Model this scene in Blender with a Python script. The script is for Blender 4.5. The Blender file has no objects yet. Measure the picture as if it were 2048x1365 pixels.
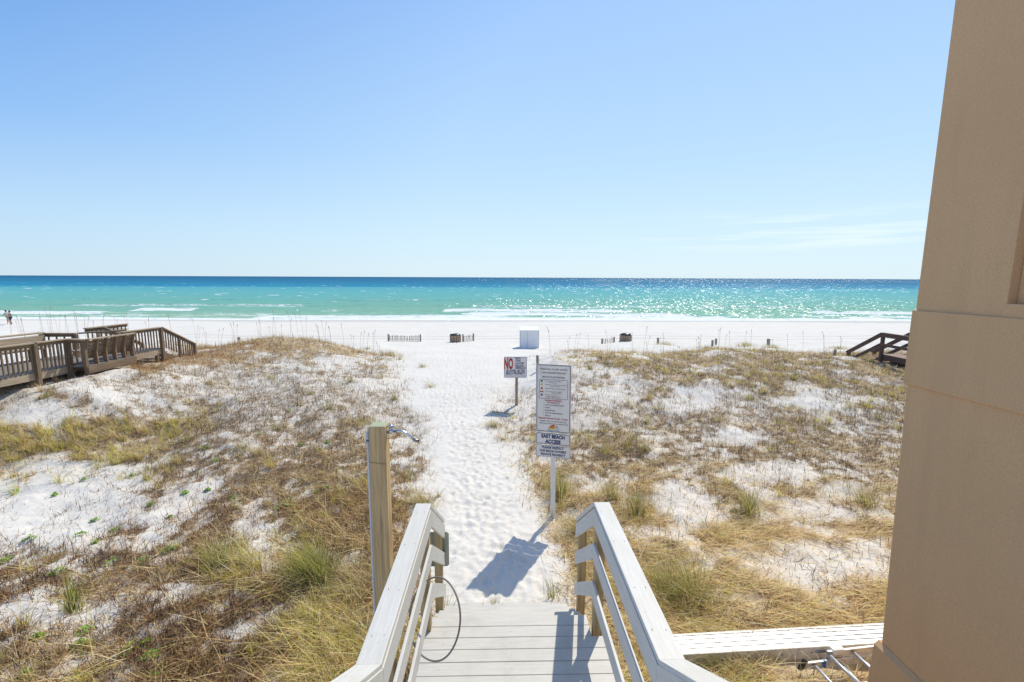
import bpy, bmesh, math, random
import numpy as np
from mathutils import Vector, Matrix
random.seed(7); RNG = np.random.default_rng(11)
SC = bpy.context.scene; COL = SC.collection
R = math.radians
V = Vector

# ---------------------------------------------------------------- camera model (pixel -> world helpers for measured positions)
F_PX = 910.0; CAMP = np.array([0, 0, 4.45])
def _cam():
    p, y, r = R(7.96), R(1.4), R(.25)
    F = np.array([math.sin(y)*math.cos(p), math.cos(y)*math.cos(p), -math.sin(p)])
    Rr = np.array([math.cos(y), -math.sin(y), 0]); U = np.cross(Rr, F)
    return Rr*math.cos(r)+U*math.sin(r), -Rr*math.sin(r)+U*math.cos(r), F
CR, CU, CF = _cam()
def proj(P):
    v = P - CAMP; d = v @ CF; d = np.where(d < .1, .1, d)
    return 1024+F_PX*(v @ CR)/d, 682.5-F_PX*(v @ CU)/d, v @ CF
def ray(x, y): return CF+CR*(x-1024)/F_PX-CU*(y-682.5)/F_PX
def atY(x, y, yy): d = ray(x, y); return CAMP+d*(yy/d[1])
def atZ(x, y, z): d = ray(x, y); return CAMP+d*((z-CAMP[2])/d[2])

# ---------------------------------------------------------------- noise
def _h(ix, iy, s):
    n = (ix*374761393+iy*668265263+s*974634777) & 0xffffffff
    n = ((n ^ (n >> 13))*1274126177) & 0xffffffff
    return ((n ^ (n >> 16)) & 0xffff)/65535.0
def vnoise(x, y, s=0):
    ix = np.floor(x).astype(np.int64); iy = np.floor(y).astype(np.int64)
    fx = x-ix; fy = y-iy; fx = fx*fx*(3-2*fx); fy = fy*fy*(3-2*fy)
    a = _h(ix, iy, s); b = _h(ix+1, iy, s); c = _h(ix, iy+1, s); d = _h(ix+1, iy+1, s)
    return a+(b-a)*fx+(c-a)*fy+(a-b-c+d)*fx*fy
def fbm(x, y, o=4, s=0):
    t = 0; a = .5; n = 0
    for k in range(o):
        t = t+a*vnoise(x, y, s+k); n += a; a *= .5; x = x*2.03+11.7; y = y*2.03+5.3
    return t/n
def ss(a, b, x):
    t = np.clip((x-a)/(b-a), 0, 1); return t*t*(3-2*t)

# ---------------------------------------------------------------- terrain
BY = [-80, 0, 6, 12, 16, 20, 24, 28, 30, 33, 36, 45, 60, 69, 90, 140, 400]
BZ = [0, 0, 0, .05, .16, .24, .18, -.08, -.25, -.42, -.6, -1.05, -1.72, -2.0, -2.9, -5, -8]
PY = [0, 5.6, 8.5, 11.1, 13.1, 15.9, 20.1, 27.2, 40]
PL = [-.85, -.85, -1.1, -1.6, -2.1, -3.05, -4.4, -6.2, -10]
PR = [1.1, 1.1, .38, 0, -.3, -.45, .2, 1.15, 4]
def terrain(x, y):
    x = np.asarray(x, float); y = np.asarray(y, float)
    b = np.interp(y, BY, BZ)
    pl = np.interp(y, PY, PL); prr = np.interp(y, PY, PR)
    # left dune
    cy = 22.5+np.clip((-x-14)*.35, 0, 9)+1.2*np.sin(x*.55+1)
    prof = np.where(y < cy, ss(8.5, 1, 0)*0+ss(8.0, cy, y)**.9, 1-ss(cy, cy+5.5, y))
    L = (.90+.06*np.sin(x*.9))*prof*ss(0, 4.5, pl-x-.3)
    L = L+np.interp(y, [8.2, 9.5, 11, 12.5, 15.5, 17.4, 19, 22], [0, .18, .7, 1.08, .74, .4, .18, 0])*ss(8.8, 12.4, -x)
    dip = np.exp(-((x+14.5)/1.5)**2-((y-21.5)/2.5)**2)*.25
    # right dune
    cr = 20.5+1.0*np.sin(x*.6)
    prof2 = np.where(y < cr, ss(9.5, cr, y), 1-ss(cr, cr+6, y))
    Rr = (.62+.1*np.sin(x*1.1+2))*prof2*ss(0, 3.2, x-prr-.2)
    z = b+L-dip+Rr
    veg = np.clip(ss(-.1, 1.0, np.maximum(pl-x, x-prr)), 0, 1)*(1-ss(30, 40, y))
    z = z+veg*((fbm(x*.42+3, y*.42, 3, 5)-.5)*.42+(fbm(x*1.7, y*1.7, 3, 9)-.5)*.13+(fbm(x*5, y*5, 2, 19)-.5)*.05*(1-ss(12, 20, y)))
    z = z+(fbm(x*.6, y*.8, 3, 15)-.5)*.10*(1-ss(60, 68, y))
    # low mounds in front of the beach fence
    z = z+.35*np.clip(fbm(x*.28+8, y*.3, 2, 31)-.45, 0, 1)*2*np.exp(-((y-30)/4.5)**2)*ss(1, 5, np.abs(x-1.8))
    # vehicle ruts along the beach
    for k, (ry, w) in enumerate(((38.4, .22), (40.6, .22), (42.5, .2), (45, .25), (47.2, .25), (51, .3), (53.4, .3), (57, .3))):
        z = z-.07*np.exp(-((y-ry-.8*np.sin(x*.03+k))/w)**2)+.03*np.exp(-((y-ry-.55-.8*np.sin(x*.03+k))/.2)**2)
    # keep the ground low under the landing and by the walls
    k = ss(-6, 1, y)*0
    return z
def tz(x, y): return float(terrain(np.array([x]), np.array([y]))[0])

# ---------------------------------------------------------------- vegetation maps (columns every 150 px of the photo, mapped to the ground once)
CX = np.arange(13)*150.0
CY = np.array([690, 720, 760, 800, 850, 900, 950, 1000, 1060, 1120, 1180, 1250, 1330.])
MT = """0005530001111 0037542045655 2356543065665 3478764366667 3368953477777 3346773477676 2246771455555 2357661344444
2367571233333 4566460022122 5557650011221 5565430011111 6665320011111"""
MS = """0005775065444 0064430066666 1111110023445 1111110222233 2221230343333 4422340554344 2322350665444 0012470553444
0012270366665 1123250287425 2223360299846 2223570399988 3223680599998"""
MG = """0003434045555 0010000056667 1000000023445 1100000011122 6651110111111 8852220221011 3531110111000 0001120131112
0001120111201 0013630022100 0212330035212 1112580044333 1113780044433"""
def grid(s): return np.array([[int(c) for c in r] for r in s.split()], float)/9.0
GT, GS, GG = grid(MT), grid(MS), grid(MG)
def look(G, px, py):
    fx = np.clip(px/150.0, 0, 11.999); ix = fx.astype(int); fx = fx-ix
    fy = np.interp(py, CY, np.arange(13)); fy = np.clip(fy, 0, 11.999); iy = fy.astype(int); fy = fy-iy
    return (G[iy, ix]*(1-fx)+G[iy, ix+1]*fx)*(1-fy)+(G[iy+1, ix]*(1-fx)+G[iy+1, ix+1]*fx)*fy
# the photograph's bare patches of sand: (px, py, half width px, half height px)
BARE = [(130, 1015, 260, 92), (160, 930, 150, 14), (60, 830, 90, 22), (520, 1055, 75, 16), (520, 1105, 30, 40), (130, 1225, 150, 22), (440, 1255, 60, 22), (400, 1175, 90, 10),
        (1650, 1115, 190, 58), (1400, 1125, 80, 34), (1500, 1200, 50, 10), (1370, 1000, 85, 60), (1600, 1020, 130, 20), (1570, 955, 120, 20), (1340, 1075, 60, 16), (1700, 985, 60, 22), (1390, 800, 80, 16), (1560, 940, 60, 14), (1700, 940, 60, 12),
        (640, 730, 110, 9), (230, 785, 120, 12), (1240, 790, 60, 18), (1640, 800, 60, 12), (1200, 745, 40, 10), (1450, 880, 60, 10), (760, 920, 50, 14)]
def cover(x, y):
    """returns three densities 0..1 (twigs, straw, green grass) at world x, y"""
    z = terrain(x, y); P = np.stack([x, y, z], -1)
    px, py, d = proj(P)
    wx = px+60*(fbm(x*.9, y*.9, 3, 41)-.5)*2; wy = py+28*(fbm(x*.9+9, y*.9, 3, 43)-.5)*2
    t, s, g = look(GT, wx, wy), look(GS, wx, wy), look(GG, wx, wy)
    pl = np.interp(y, PY, PL)+.45*(fbm(x*0+3, y*1.3, 3, 50)-.5); prr = np.interp(y, PY, PR)+.5*(fbm(x*0+7, y*1.3, 3, 51)-.5)
    off = ss(-.35, .95, np.maximum(pl-x, x-prr)+.9*(fbm(x*2.2+1, y*2.2, 3, 53)-.5))
    off = off*(1-.93*ss(25.0, 27.5, y))
    bare = np.zeros_like(px); rag = (fbm(x*4.5, y*4.5, 3, 47)-.5)*1.9
    for (bx, by, rx, ry) in BARE:
        q = ((wx-bx)/rx)**2+((wy-by)/ry)**2+rag
        bare = np.maximum(bare, 1-ss(.35, 1.25, q))
    offt = off*(1-.68*bare); off = off*(1-.86*bare)
    n1 = fbm(x*1.5, y*1.1, 4, 61); n2 = fbm(x*2.2+5, y*2.0, 3, 65); n3 = fbm(x*1.3+9, y*1.3, 3, 69)
    far = ss(9, 16, y)
    t = t*np.where(x < 0, 1.1, 1.0); mid = ss(8.5, 11, y)*(x > 0); s = s*(1-.38*mid)
    t = t*offt*(.36+.8*ss(.62-t*.35, .72-t*.3, n1+.08)*1.3)
    s = s*off*(.20+1.25*ss(.62-s*.4, .74-s*.35, n2+.05)*1.1)
    g = g*off*(.06+1.25*ss(.62-g*.32, .75-g*.3, n3+.02)*1.4)
    cl = ss(.34, .66, fbm(x*6.5, y*5.0, 3, 77)); cl2 = ss(.36, .60, fbm(x*2.3+4, y*2.3, 3, 78))
    t = t*(.38+1.05*cl)*1.15; s = s*(.6+.6*cl2)*1.1
    fr = ss(9, 17, y)
    t = t*(1+.7*fr); s = s*(1+.5*fr); g = g*(1+.6*fr)
    return np.clip(t, 0, 1.4), np.clip(s, 0, 1.3), np.clip(g, 0, 1.5)

# ---------------------------------------------------------------- object helpers
def tag(o, label=None, cat=None, group=None, kind=None):
    if label: o['label'] = label
    if cat: o['category'] = cat
    if group: o['group'] = group
    if kind: o['kind'] = kind
    return o
def empty(name, loc=(0, 0, 0), rz=0):
    o = bpy.data.objects.new(name, None); COL.objects.link(o); o.location = loc; o.rotation_euler = (0, 0, rz); o.empty_display_size = .2
    return o
def link(name, me, parent=None):
    o = bpy.data.objects.new(name, me); COL.objects.link(o)
    if parent: o.parent = parent
    return o
class MB:
    def __init__(s): s.v = []; s.f = []; s.uv = []; s.sm = []
    def face(s, idx, uv=None, smooth=False):
        s.f.append(idx); s.uv.append(uv or [(0, 0)]*len(idx)); s.sm.append(smooth)
    def prism(s, a, b, w, h, up=(0, 0, 1), cutb=None):
        """bar from a to b; w = width sideways, h = height along up"""
        a, b = V(a), V(b); d = (b-a); L = d.length; d.normalize(); up = V(up)
        side = d.cross(up)
        if side.length < 1e-4: side = d.cross(V((0, 1, 0)))
        side.normalize(); u = side.cross(d).normalized()
        ou, ov = random.random()*50, random.random()*50
        n = len(s.v)
        for p in (a, b):
            for (i, j) in ((-1, -1), (1, -1), (1, 1), (-1, 1)): s.v.append(tuple(p+side*(i*w/2)+u*(j*h/2)))
        per = [0, w, w+h, 2*w+h, 2*w+2*h]
        for k in range(4):
            k2 = (k+1) % 4
            s.face([n+k, n+k2, n+4+k2, n+4+k], [(ou, ov+per[k]), (ou, ov+per[k+1]), (ou+L, ov+per[k+1]), (ou+L, ov+per[k])])
        s.face([n+3, n+2, n+1, n], [(ou, ov+h), (ou+.0, ov+h+w), (ou+.01, ov+w), (ou+.01, ov)])
        s.face([n+4, n+5, n+6, n+7], [(ou, ov), (ou, ov+w), (ou+.01, ov+w), (ou+.01, ov+h)])
        return s
    def box(s, x0, x1, y0, y1, z0, z1, along='x'):
        if along == 'x': return s.prism((x0, (y0+y1)/2, (z0+z1)/2), (x1, (y0+y1)/2, (z0+z1)/2), y1-y0, z1-z0)
        if along == 'y': return s.prism(((x0+x1)/2, y0, (z0+z1)/2), ((x0+x1)/2, y1, (z0+z1)/2), x1-x0, z1-z0)
        return s.prism(((x0+x1)/2, (y0+y1)/2, z0), ((x0+x1)/2, (y0+y1)/2, z1), x1-x0, y1-y0, up=(0, 1, 0))
    def sheet(s, pts, vec):
        """extrude polygon pts (list of 3D) by vec"""
        n = len(s.v); m = len(pts); vec = V(vec)
        ou, ov = random.random()*50, random.random()*50
        ax = (V(pts[1])-V(pts[0])).normalized()
        def uvp(p): q = V(p)-V(pts[0]); a = q.dot(ax); return (ou+a, ov+(q-ax*a).length)
        for p in pts: s.v.append(tuple(p))
        for p in pts: s.v.append(tuple(V(p)+vec))
        s.face(list(range(n+m-1, n-1, -1)), [uvp(p) for p in reversed(pts)])
        s.face(list(range(n+m, n+2*m)), [uvp(p) for p in pts])
        for k in range(m):
            k2 = (k+1) % m; L = (V(pts[k2])-V(pts[k])).length
            s.face([n+k, n+k2, n+m+k2, n+m+k], [(ou, ov), (ou+L, ov), (ou+L, ov+vec.length), (ou, ov+vec.length)])
        return s
    def tube(s, pts, r, n=10, caps=True):
        pts = [V(p) for p in pts]; rr = r if isinstance(r, (list, tuple)) else [r]*len(pts)
        base = len(s.v); prev = None; L = 0
        for i, p in enumerate(pts):
            d = (pts[min(i+1, len(pts)-1)]-pts[max(i-1, 0)]).normalized()
            if prev is None: prev = d.orthogonal().normalized()
            prev = (prev-d*prev.dot(d)).normalized(); q = d.cross(prev)
            for k in range(n):
                a = 2*math.pi*k/n; s.v.append(tuple(p+(prev*math.cos(a)+q*math.sin(a))*rr[i]))
        for i in range(len(pts)-1):
            l = (pts[i+1]-pts[i]).length
            for k in range(n):
                k2 = (k+1) % n; a = base+i*n
                s.face([a+k, a+k2, a+n+k2, a+n+k], [(L, k/n*.1), (L, (k+1)/n*.1), (L+l, (k+1)/n*.1), (L+l, k/n*.1)], True)
            L += l
        if caps:
            s.face([base+k for k in range(n-1, -1, -1)]); e = base+(len(pts)-1)*n; s.face([e+k for k in range(n)])
        return s
    def build(s, name, mat, parent=None, bevel=0, seg=2):
        me = bpy.data.meshes.new(name); me.from_pydata(s.v, [], s.f)
        uvl = me.uv_layers.new(name='UVMap'); flat = [c for u in s.uv for p in u for c in p]
        uvl.data.foreach_set('uv', flat); me.polygons.foreach_set('use_smooth', s.sm)
        me.materials.append(mat); me.update()
        o = link(name, me, parent)
        if bevel:
            m = o.modifiers.new('Bevel', 'BEVEL'); m.width = bevel; m.segments = seg; m.limit_method = 'ANGLE'; m.angle_limit = R(50)
        return o

# ---------------------------------------------------------------- materials
def newmat(name):
    m = bpy.data.materials.new(name); m.use_nodes = True; nt = m.node_tree
    b = nt.nodes['Principled BSDF']; return m, nt, b
def N(nt, t, **k):
    n = nt.nodes.new(t)
    for a, v in k.items():
        if a in n.inputs: n.inputs[a].default_value = v
        else: setattr(n, a, v)
    return n
def ramp(nt, fac, stops, interp='LINEAR'):
    r = nt.nodes.new('ShaderNodeValToRGB'); r.color_ramp.interpolation = interp
    e = r.color_ramp.elements
    while len(e) < len(stops): e.new(.5)
    for el, (p, c) in zip(e, stops): el.position = p; el.color = (*c, 1) if len(c) == 3 else c
    nt.links.new(fac, r.inputs[0]); return r.outputs[0]
def mixc(nt, f, a, b, mode='MIX'):
    m = nt.nodes.new('ShaderNodeMix'); m.data_type = 'RGBA'; m.blend_type = mode
    for sock, v in ((m.inputs[0], f), (m.inputs[6], a), (m.inputs[7], b)):
        if hasattr(v, 'is_linked') or isinstance(v, bpy.types.NodeSocket): nt.links.new(v, sock)
        elif isinstance(v, tuple): sock.default_value = (*v, 1) if len(v) == 3 else v
        else: sock.default_value = v
    return m.outputs[2]
def math_(nt, op, a, b=None, c=None):
    m = nt.nodes.new('ShaderNodeMath'); m.operation = op
    for i, v in enumerate((a, b, c)):
        if v is None: continue
        if isinstance(v, bpy.types.NodeSocket): nt.links.new(v, m.inputs[i])
        else: m.inputs[i].default_value = v
    return m.outputs[0]
def coords(nt, kind='Object', scale=(1, 1, 1), rot=(0, 0, 0)):
    tc = nt.nodes.new('ShaderNodeTexCoord'); mp = nt.nodes.new('ShaderNodeMapping')
    nt.links.new(tc.outputs[kind], mp.inputs[0]); mp.inputs['Scale'].default_value = scale; mp.inputs['Rotation'].default_value = rot
    return mp.outputs[0]
def noise(nt, vec, scale, detail=4, rough=.5, dist=0):
    n = N(nt, 'ShaderNodeTexNoise'); n.inputs['Scale'].default_value = scale; n.inputs['Detail'].default_value = detail
    n.inputs['Roughness'].default_value = rough; n.inputs['Distortion'].default_value = dist; nt.links.new(vec, n.inputs['Vector']); return n.outputs[0]
def bump(nt, b, h, strength, dist):
    n = nt.nodes.new('ShaderNodeBump'); n.inputs['Strength'].default_value = strength; n.inputs['Distance'].default_value = dist
    nt.links.new(h, n.inputs['Height']); nt.links.new(n.outputs[0], b.inputs['Normal']); return n
def wood(name, base, dark, rough=.75, grain=1.0, stain=None, stainamt=.3, bstr=.3, wax=0):
    m, nt, b = newmat(name)
    g = noise(nt, coords(nt, 'UV', (1.2, 38, 1)), 1.0, 5, .6, .6)
    g2 = noise(nt, coords(nt, 'UV', (4, 160, 1)), 1.0, 3, .6, .2)
    f = math_(nt, 'ADD', math_(nt, 'MULTIPLY', g, .7), math_(nt, 'MULTIPLY', g2, .3))
    c = ramp(nt, f, [(.5-.16/grain, dark), (.5+.12/grain, base)])
    if stain:
        sn = noise(nt, coords(nt, 'Object', (1, 1, 1)), 1.7, 5, .6)
        c = mixc(nt, ramp(nt, sn, [(.45, (0, 0, 0)), (.65, (stainamt,)*3)]), c, stain)
    nt.links.new(c, b.inputs['Base Color']); b.inputs['Roughness'].default_value = rough
    bump(nt, b, f, bstr, .002)
    return m
def plain(name, c, rough=.6, metal=0, var=.06, scale=30, spec=.5):
    m, nt, b = newmat(name)
    n = noise(nt, coords(nt, 'Object'), scale, 4, .6)
    a = tuple(max(0, x*(1-var)) for x in c); d = tuple(min(1, x*(1+var)) for x in c)
    nt.links.new(ramp(nt, n, [(.35, a), (.65, d)]), b.inputs['Base Color'])
    b.inputs['Roughness'].default_value = rough; b.inputs['Metallic'].default_value = metal; b.inputs['Specular IOR Level'].default_value = spec
    return m
M = {}
def white_board(name, base, dirt, seams=False):
    m, nt, b = newmat(name)
    g = noise(nt, coords(nt, 'UV', (3, 90, 1)), 1.0, 4, .6, .4)
    g2 = noise(nt, coords(nt, 'UV', (2, 12, 1)), 1.0, 4, .6, .8)
    c = ramp(nt, g, [(.3, tuple(x*.82 for x in base)), (.6, base)])
    s = noise(nt, coords(nt, 'Object'), 2.2, 6, .65)
    c = mixc(nt, ramp(nt, s, [(.48, (0, 0, 0)), (.72, (.55,)*3)]), c, dirt)
    sp = noise(nt, coords(nt, 'Object'), 38, 2, .5)
    c = mixc(nt, ramp(nt, sp, [(.70, (0, 0, 0)), (.76, (.4,)*3)]), c, tuple(x*.5 for x in dirt))
    nt.links.new(c, b.inputs['Base Color']); b.inputs['Roughness'].default_value = .55
    f = math_(nt, 'ADD', g, math_(nt, 'MULTIPLY', g2, .6)); bump(nt, b, f, .35, .0015)
    return m
M['rail'] = white_board('white_composite', (.655, .645, .615), (.55, .525, .475))
M['deck'] = white_board('deck_board', (.59, .565, .52), (.40, .38, .34))
M['post'] = wood('treated_pine', (.56, .42, .22), (.30, .205, .095), .7, 1.0, (.30, .30, .16), .25)
M['endgrain'] = wood('post_end_grain', (.42, .46, .30), (.30, .33, .2), .8)
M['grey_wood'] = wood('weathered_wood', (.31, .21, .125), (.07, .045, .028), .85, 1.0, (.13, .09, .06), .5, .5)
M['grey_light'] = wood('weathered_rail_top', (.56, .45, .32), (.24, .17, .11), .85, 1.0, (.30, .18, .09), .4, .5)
M['brown_wood'] = wood('brown_stained_wood', (.14, .075, .055), (.06, .034, .026), .7)
M['brown_deck'] = wood('brown_deck', (.30, .18, .13), (.2, .12, .09), .7)
M['lath'] = wood('fence_lath', (.42, .33, .23), (.24, .18, .12), .8)
M['stub'] = wood('grey_stub', (.36, .30, .24), (.20, .16, .12), .85)
M['chrome'] = plain('worn_chrome', (.62, .65, .68), .22, 1, .1, 60)
M['brushed'] = plain('brushed_nozzle', (.30, .29, .27), .4, 1, .1, 60)
M['pvc'] = plain('pvc_pipe', (.62, .63, .63), .5)
M['blue'] = plain('blue_plastic', (.03, .16, .42), .5)
M['strap'] = plain('cord', (.45, .33, .17), .9)
M['orange'] = plain('orange_strap', (.62, .26, .05), .7)
M['hose'] = plain('hose_rubber', (.24, .205, .19), .5)
M['alu'] = plain('aluminium', (.60, .60, .62), .45, .6, .08, 14)
M['alu_dirty'] = plain('dirty_aluminium', (.56, .50, .43), .5, .6, .25, 12)
M['rubber'] = plain('black_rubber', (.02, .02, .022), .7)
M['sign'] = plain('sign_white', (.86, .84, .80), .4, 0, .05, 3)
M['signback'] = plain('sign_back', (.33, .37, .31), .4, .4, .06, 5)
M['navy'] = plain('navy_ink', (.035, .045, .17), .45)
M['grey_ink'] = plain('grey_ink', (.10, .11, .13), .5)
M['red'] = plain('red_ink', (.45, .025, .03), .45)
M['green_ink'] = plain('green_ink', (.02, .2, .09), .45)
M['yellow_ink'] = plain('yellow_ink', (.65, .52, .05), .45)
M['purple_ink'] = plain('purple_ink', (.05, .02, .12), .45)
M['wave_ink'] = plain('wave_ink', (.14, .32, .45), .45)
M['boxwhite'] = plain('box_paint', (.82, .81, .79), .5, 0, .04, 3)
M['boxseam'] = plain('box_seam', (.35, .35, .36), .6)  # grey of the seam strips on the storage box front
M['wire'] = plain('fence_wire', (.16, .15, .14), .6, .5)
M['black_bag'] = plain('black_bag', (.015, .015, .017), .35)
def sun_mat():
    m, nt, b = newmat('sun_logo')
    tc = nt.nodes.new('ShaderNodeTexCoord'); sx = nt.nodes.new('ShaderNodeSeparateXYZ'); nt.links.new(tc.outputs['Generated'], sx.inputs[0])
    nt.links.new(ramp(nt, sx.outputs[2], [(0, (.75, .5, .02)), (.45, (.72, .22, .02)), (1, (.55, .04, .02))]), b.inputs['Base Color']); return m
M['sunlogo'] = sun_mat()
def stucco():
    m, nt, b = newmat('tan_stucco')
    co = coords(nt, 'Object')
    a = noise(nt, co, 1.1, 5, .6); f = noise(nt, co, 75, 5, .75); g = noise(nt, co, 300, 2, .6)
    c = ramp(nt, a, [(.3, (.71, .44, .23)), (.7, (.77, .485, .26))])
    c = mixc(nt, ramp(nt, f, [(.36, (.8,)*3), (.60, (0, 0, 0))]), c, (.60, .365, .185))
    drip = noise(nt, coords(nt, 'Object', (1, 5, .35)), 1.2, 4, .6)
    c = mixc(nt, ramp(nt, drip, [(.5, (0, 0, 0)), (.75, (.35,)*3)]), c, (.56, .335, .18))
    nt.links.new(c, b.inputs['Base Color']); b.inputs['Roughness'].default_value = .92
    h = math_(nt, 'ADD', math_(nt, 'MULTIPLY', f, .7), math_(nt, 'MULTIPLY', g, .3)); bump(nt, b, h, .8, .006); return m
M['stucco'] = stucco()
def sand_mat():
    m, nt, b = newmat('white_sand')
    co = coords(nt, 'Object')
    at = N(nt, 'ShaderNodeAttribute', attribute_name='litter'); wt = N(nt, 'ShaderNodeAttribute', attribute_name='wet')
    n1 = noise(nt, co, .5, 5, .6); n2 = noise(nt, co, 60, 4, .7)
    c = ramp(nt, n1, [(.3, (.68, .64, .58)), (.7, (.735, .695, .635))])
    c = mixc(nt, ramp(nt, n2, [(.3, (.35,)*3), (.5, (0, 0, 0))]), c, (.62, .58, .52))
    c = mixc(nt, math_(nt, 'MULTIPLY', at.outputs['Fac'], .75), c, (.66, .56, .43))
    # litter of broken straw lying in the sand
    l1 = noise(nt, coords(nt, 'Object', (1, 1, 1)), 17, 6, .75, 1.2); l2 = noise(nt, coords(nt, 'Object', (1, 1.6, 1)), 55, 4, .7, .8)
    lf = math_(nt, 'ADD', math_(nt, 'MULTIPLY', l1, .55), math_(nt, 'MULTIPLY', l2, .45))
    thr = math_(nt, 'SUBTRACT', lf, math_(nt, 'SUBTRACT', .72, math_(nt, 'MULTIPLY', at.outputs['Fac'], .30)))
    msk = ramp(nt, math_(nt, 'ADD', math_(nt, 'MULTIPLY', thr, 9.0), .5), [(0, (0, 0, 0)), (1, (.85,)*3)])
    lc = ramp(nt, noise(nt, co, 9, 4, .6), [(.38, (.13, .08, .045)), (.64, (.42, .29, .15))])
    sc = N(nt, 'ShaderNodeSeparateColor'); nt.links.new(at.outputs['Color'], sc.inputs[0])
    lc = mixc(nt, math_(nt, 'MULTIPLY', sc.outputs[1], .7), lc, (.55, .41, .22))
    c = mixc(nt, msk, c, lc)
    c = mixc(nt, wt.outputs['Fac'], c, (.50, .49, .46))
    nt.links.new(c, b.inputs['Base Color']); b.inputs['Roughness'].default_value = .95; b.inputs['Specular IOR Level'].default_value = .2
    bn = noise(nt, co, 14, 5, .65); bn2 = noise(nt, co, 3.2, 3, .6)
    h = math_(nt, 'ADD', math_(nt, 'MULTIPLY', bn, .4), bn2); bump(nt, b, h, .55, .06)
    return m
M['sand'] = sand_mat()
def attr_mat(name, rough=.75, trans=.25):
    m, nt, b = newmat(name)
    at = N(nt, 'ShaderNodeAttribute', attribute_name='col')
    nt.links.new(at.outputs['Color'], b.inputs['Base Color']); b.inputs['Roughness'].default_value = rough; b.inputs['Specular IOR Level'].default_value = .25
    if trans:
        t = N(nt, 'ShaderNodeBsdfTranslucent'); nt.links.new(at.outputs['Color'], t.inputs[0])
        mx = N(nt, 'ShaderNodeMixShader'); mx.inputs[0].default_value = trans
        out = nt.nodes['Material Output']; nt.links.new(b.outputs[0], mx.inputs[1]); nt.links.new(t.outputs[0], mx.inputs[2]); nt.links.new(mx.outputs[0], out.inputs[0])
    return m
M['blade'] = attr_mat('grass_blade', .6, .42); M['twig'] = attr_mat('dry_twig', .9, 0)

# ---------------------------------------------------------------- blade meshes
def blades(name, x, y, z, az, L, lean, curve, w, col, mat, parent=None, seg=2):
    """many tapered curved strips in one mesh"""
    n = len(x); ca, sa = np.cos(az), np.sin(az)
    px, py, pz = x.copy(), y.copy(), z.copy()
    wa = az+np.pi/2+RNG.normal(0, .5, n); wx, wy = np.cos(wa), np.sin(wa)
    rows = []; 
    for k in range(seg+1):
        ww = w*(1-(k/seg))*.5 if k else w*.5
        if k < seg: rows.append(np.stack([px-wx*ww, py-wy*ww, pz], -1)); rows.append(np.stack([px+wx*ww, py+wy*ww, pz], -1))
        else: rows.append(np.stack([px, py, pz], -1))
        th = lean+curve*(k+.5)/seg; l = L/seg
        px = px+ca*np.sin(th)*l; py = py+sa*np.sin(th)*l; pz = pz+np.cos(th)*l
    vp = 2*seg+1; verts = np.stack(rows, 1).reshape(-1, 3)
    loops = []
    pat = []
    for k in range(seg-1): pat += [2*k, 2*k+1, 2*k+3, 2*k+2]
    pat += [2*seg-2, 2*seg-1, 2*seg]
    pat = np.array(pat); lt = [4]*(seg-1)+[3]
    loop = (np.arange(n)[:, None]*vp+pat[None]).ravel()
    tot = np.tile(lt, n); start = np.concatenate([[0], np.cumsum(tot)[:-1]])
    me = bpy.data.meshes.new(name)
    me.vertices.add(len(verts)); me.vertices.foreach_set('co', verts.astype(np.float32).ravel())
    me.loops.add(len(loop)); me.loops.foreach_set('vertex_index', loop.astype(np.int32))
    me.polygons.add(len(tot)); me.polygons.foreach_set('loop_start', start.astype(np.int32)); me.polygons.foreach_set('loop_total', tot.astype(np.int32))
    me.update(calc_edges=True)
    ca_ = me.attributes.new('col', 'FLOAT_COLOR', 'FACE')
    c = np.concatenate([np.repeat(col, seg, 0), np.ones((n*seg, 1))], 1)
    ca_.data.foreach_set('color', c.astype(np.float32).ravel())
    me.materials.append(mat)
    return link(name, me, parent)
def pal(n, cols, var=.2, p=None):
    c = np.array(cols)[RNG.choice(len(cols), n, p=p)]
    return np.clip(c*(1+RNG.normal(0, var, (n, 1))), .004, 1)
C_STRAW = [(.90, .70, .41), (.84, .62, .33), (.62, .43, .23), (.95, .83, .57), (.27, .165, .09)]
C_GREEN = [(.72, .66, .12), (.54, .54, .08), (.88, .74, .22), (.19, .23, .04), (.60, .46, .19)]
C_TWIG = [(.13, .09, .06), (.065, .045, .032), (.36, .25, .14), (.22, .125, .06)]
C_RED = [(.40, .20, .09), (.30, .13, .05), (.46, .28, .12)]

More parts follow.
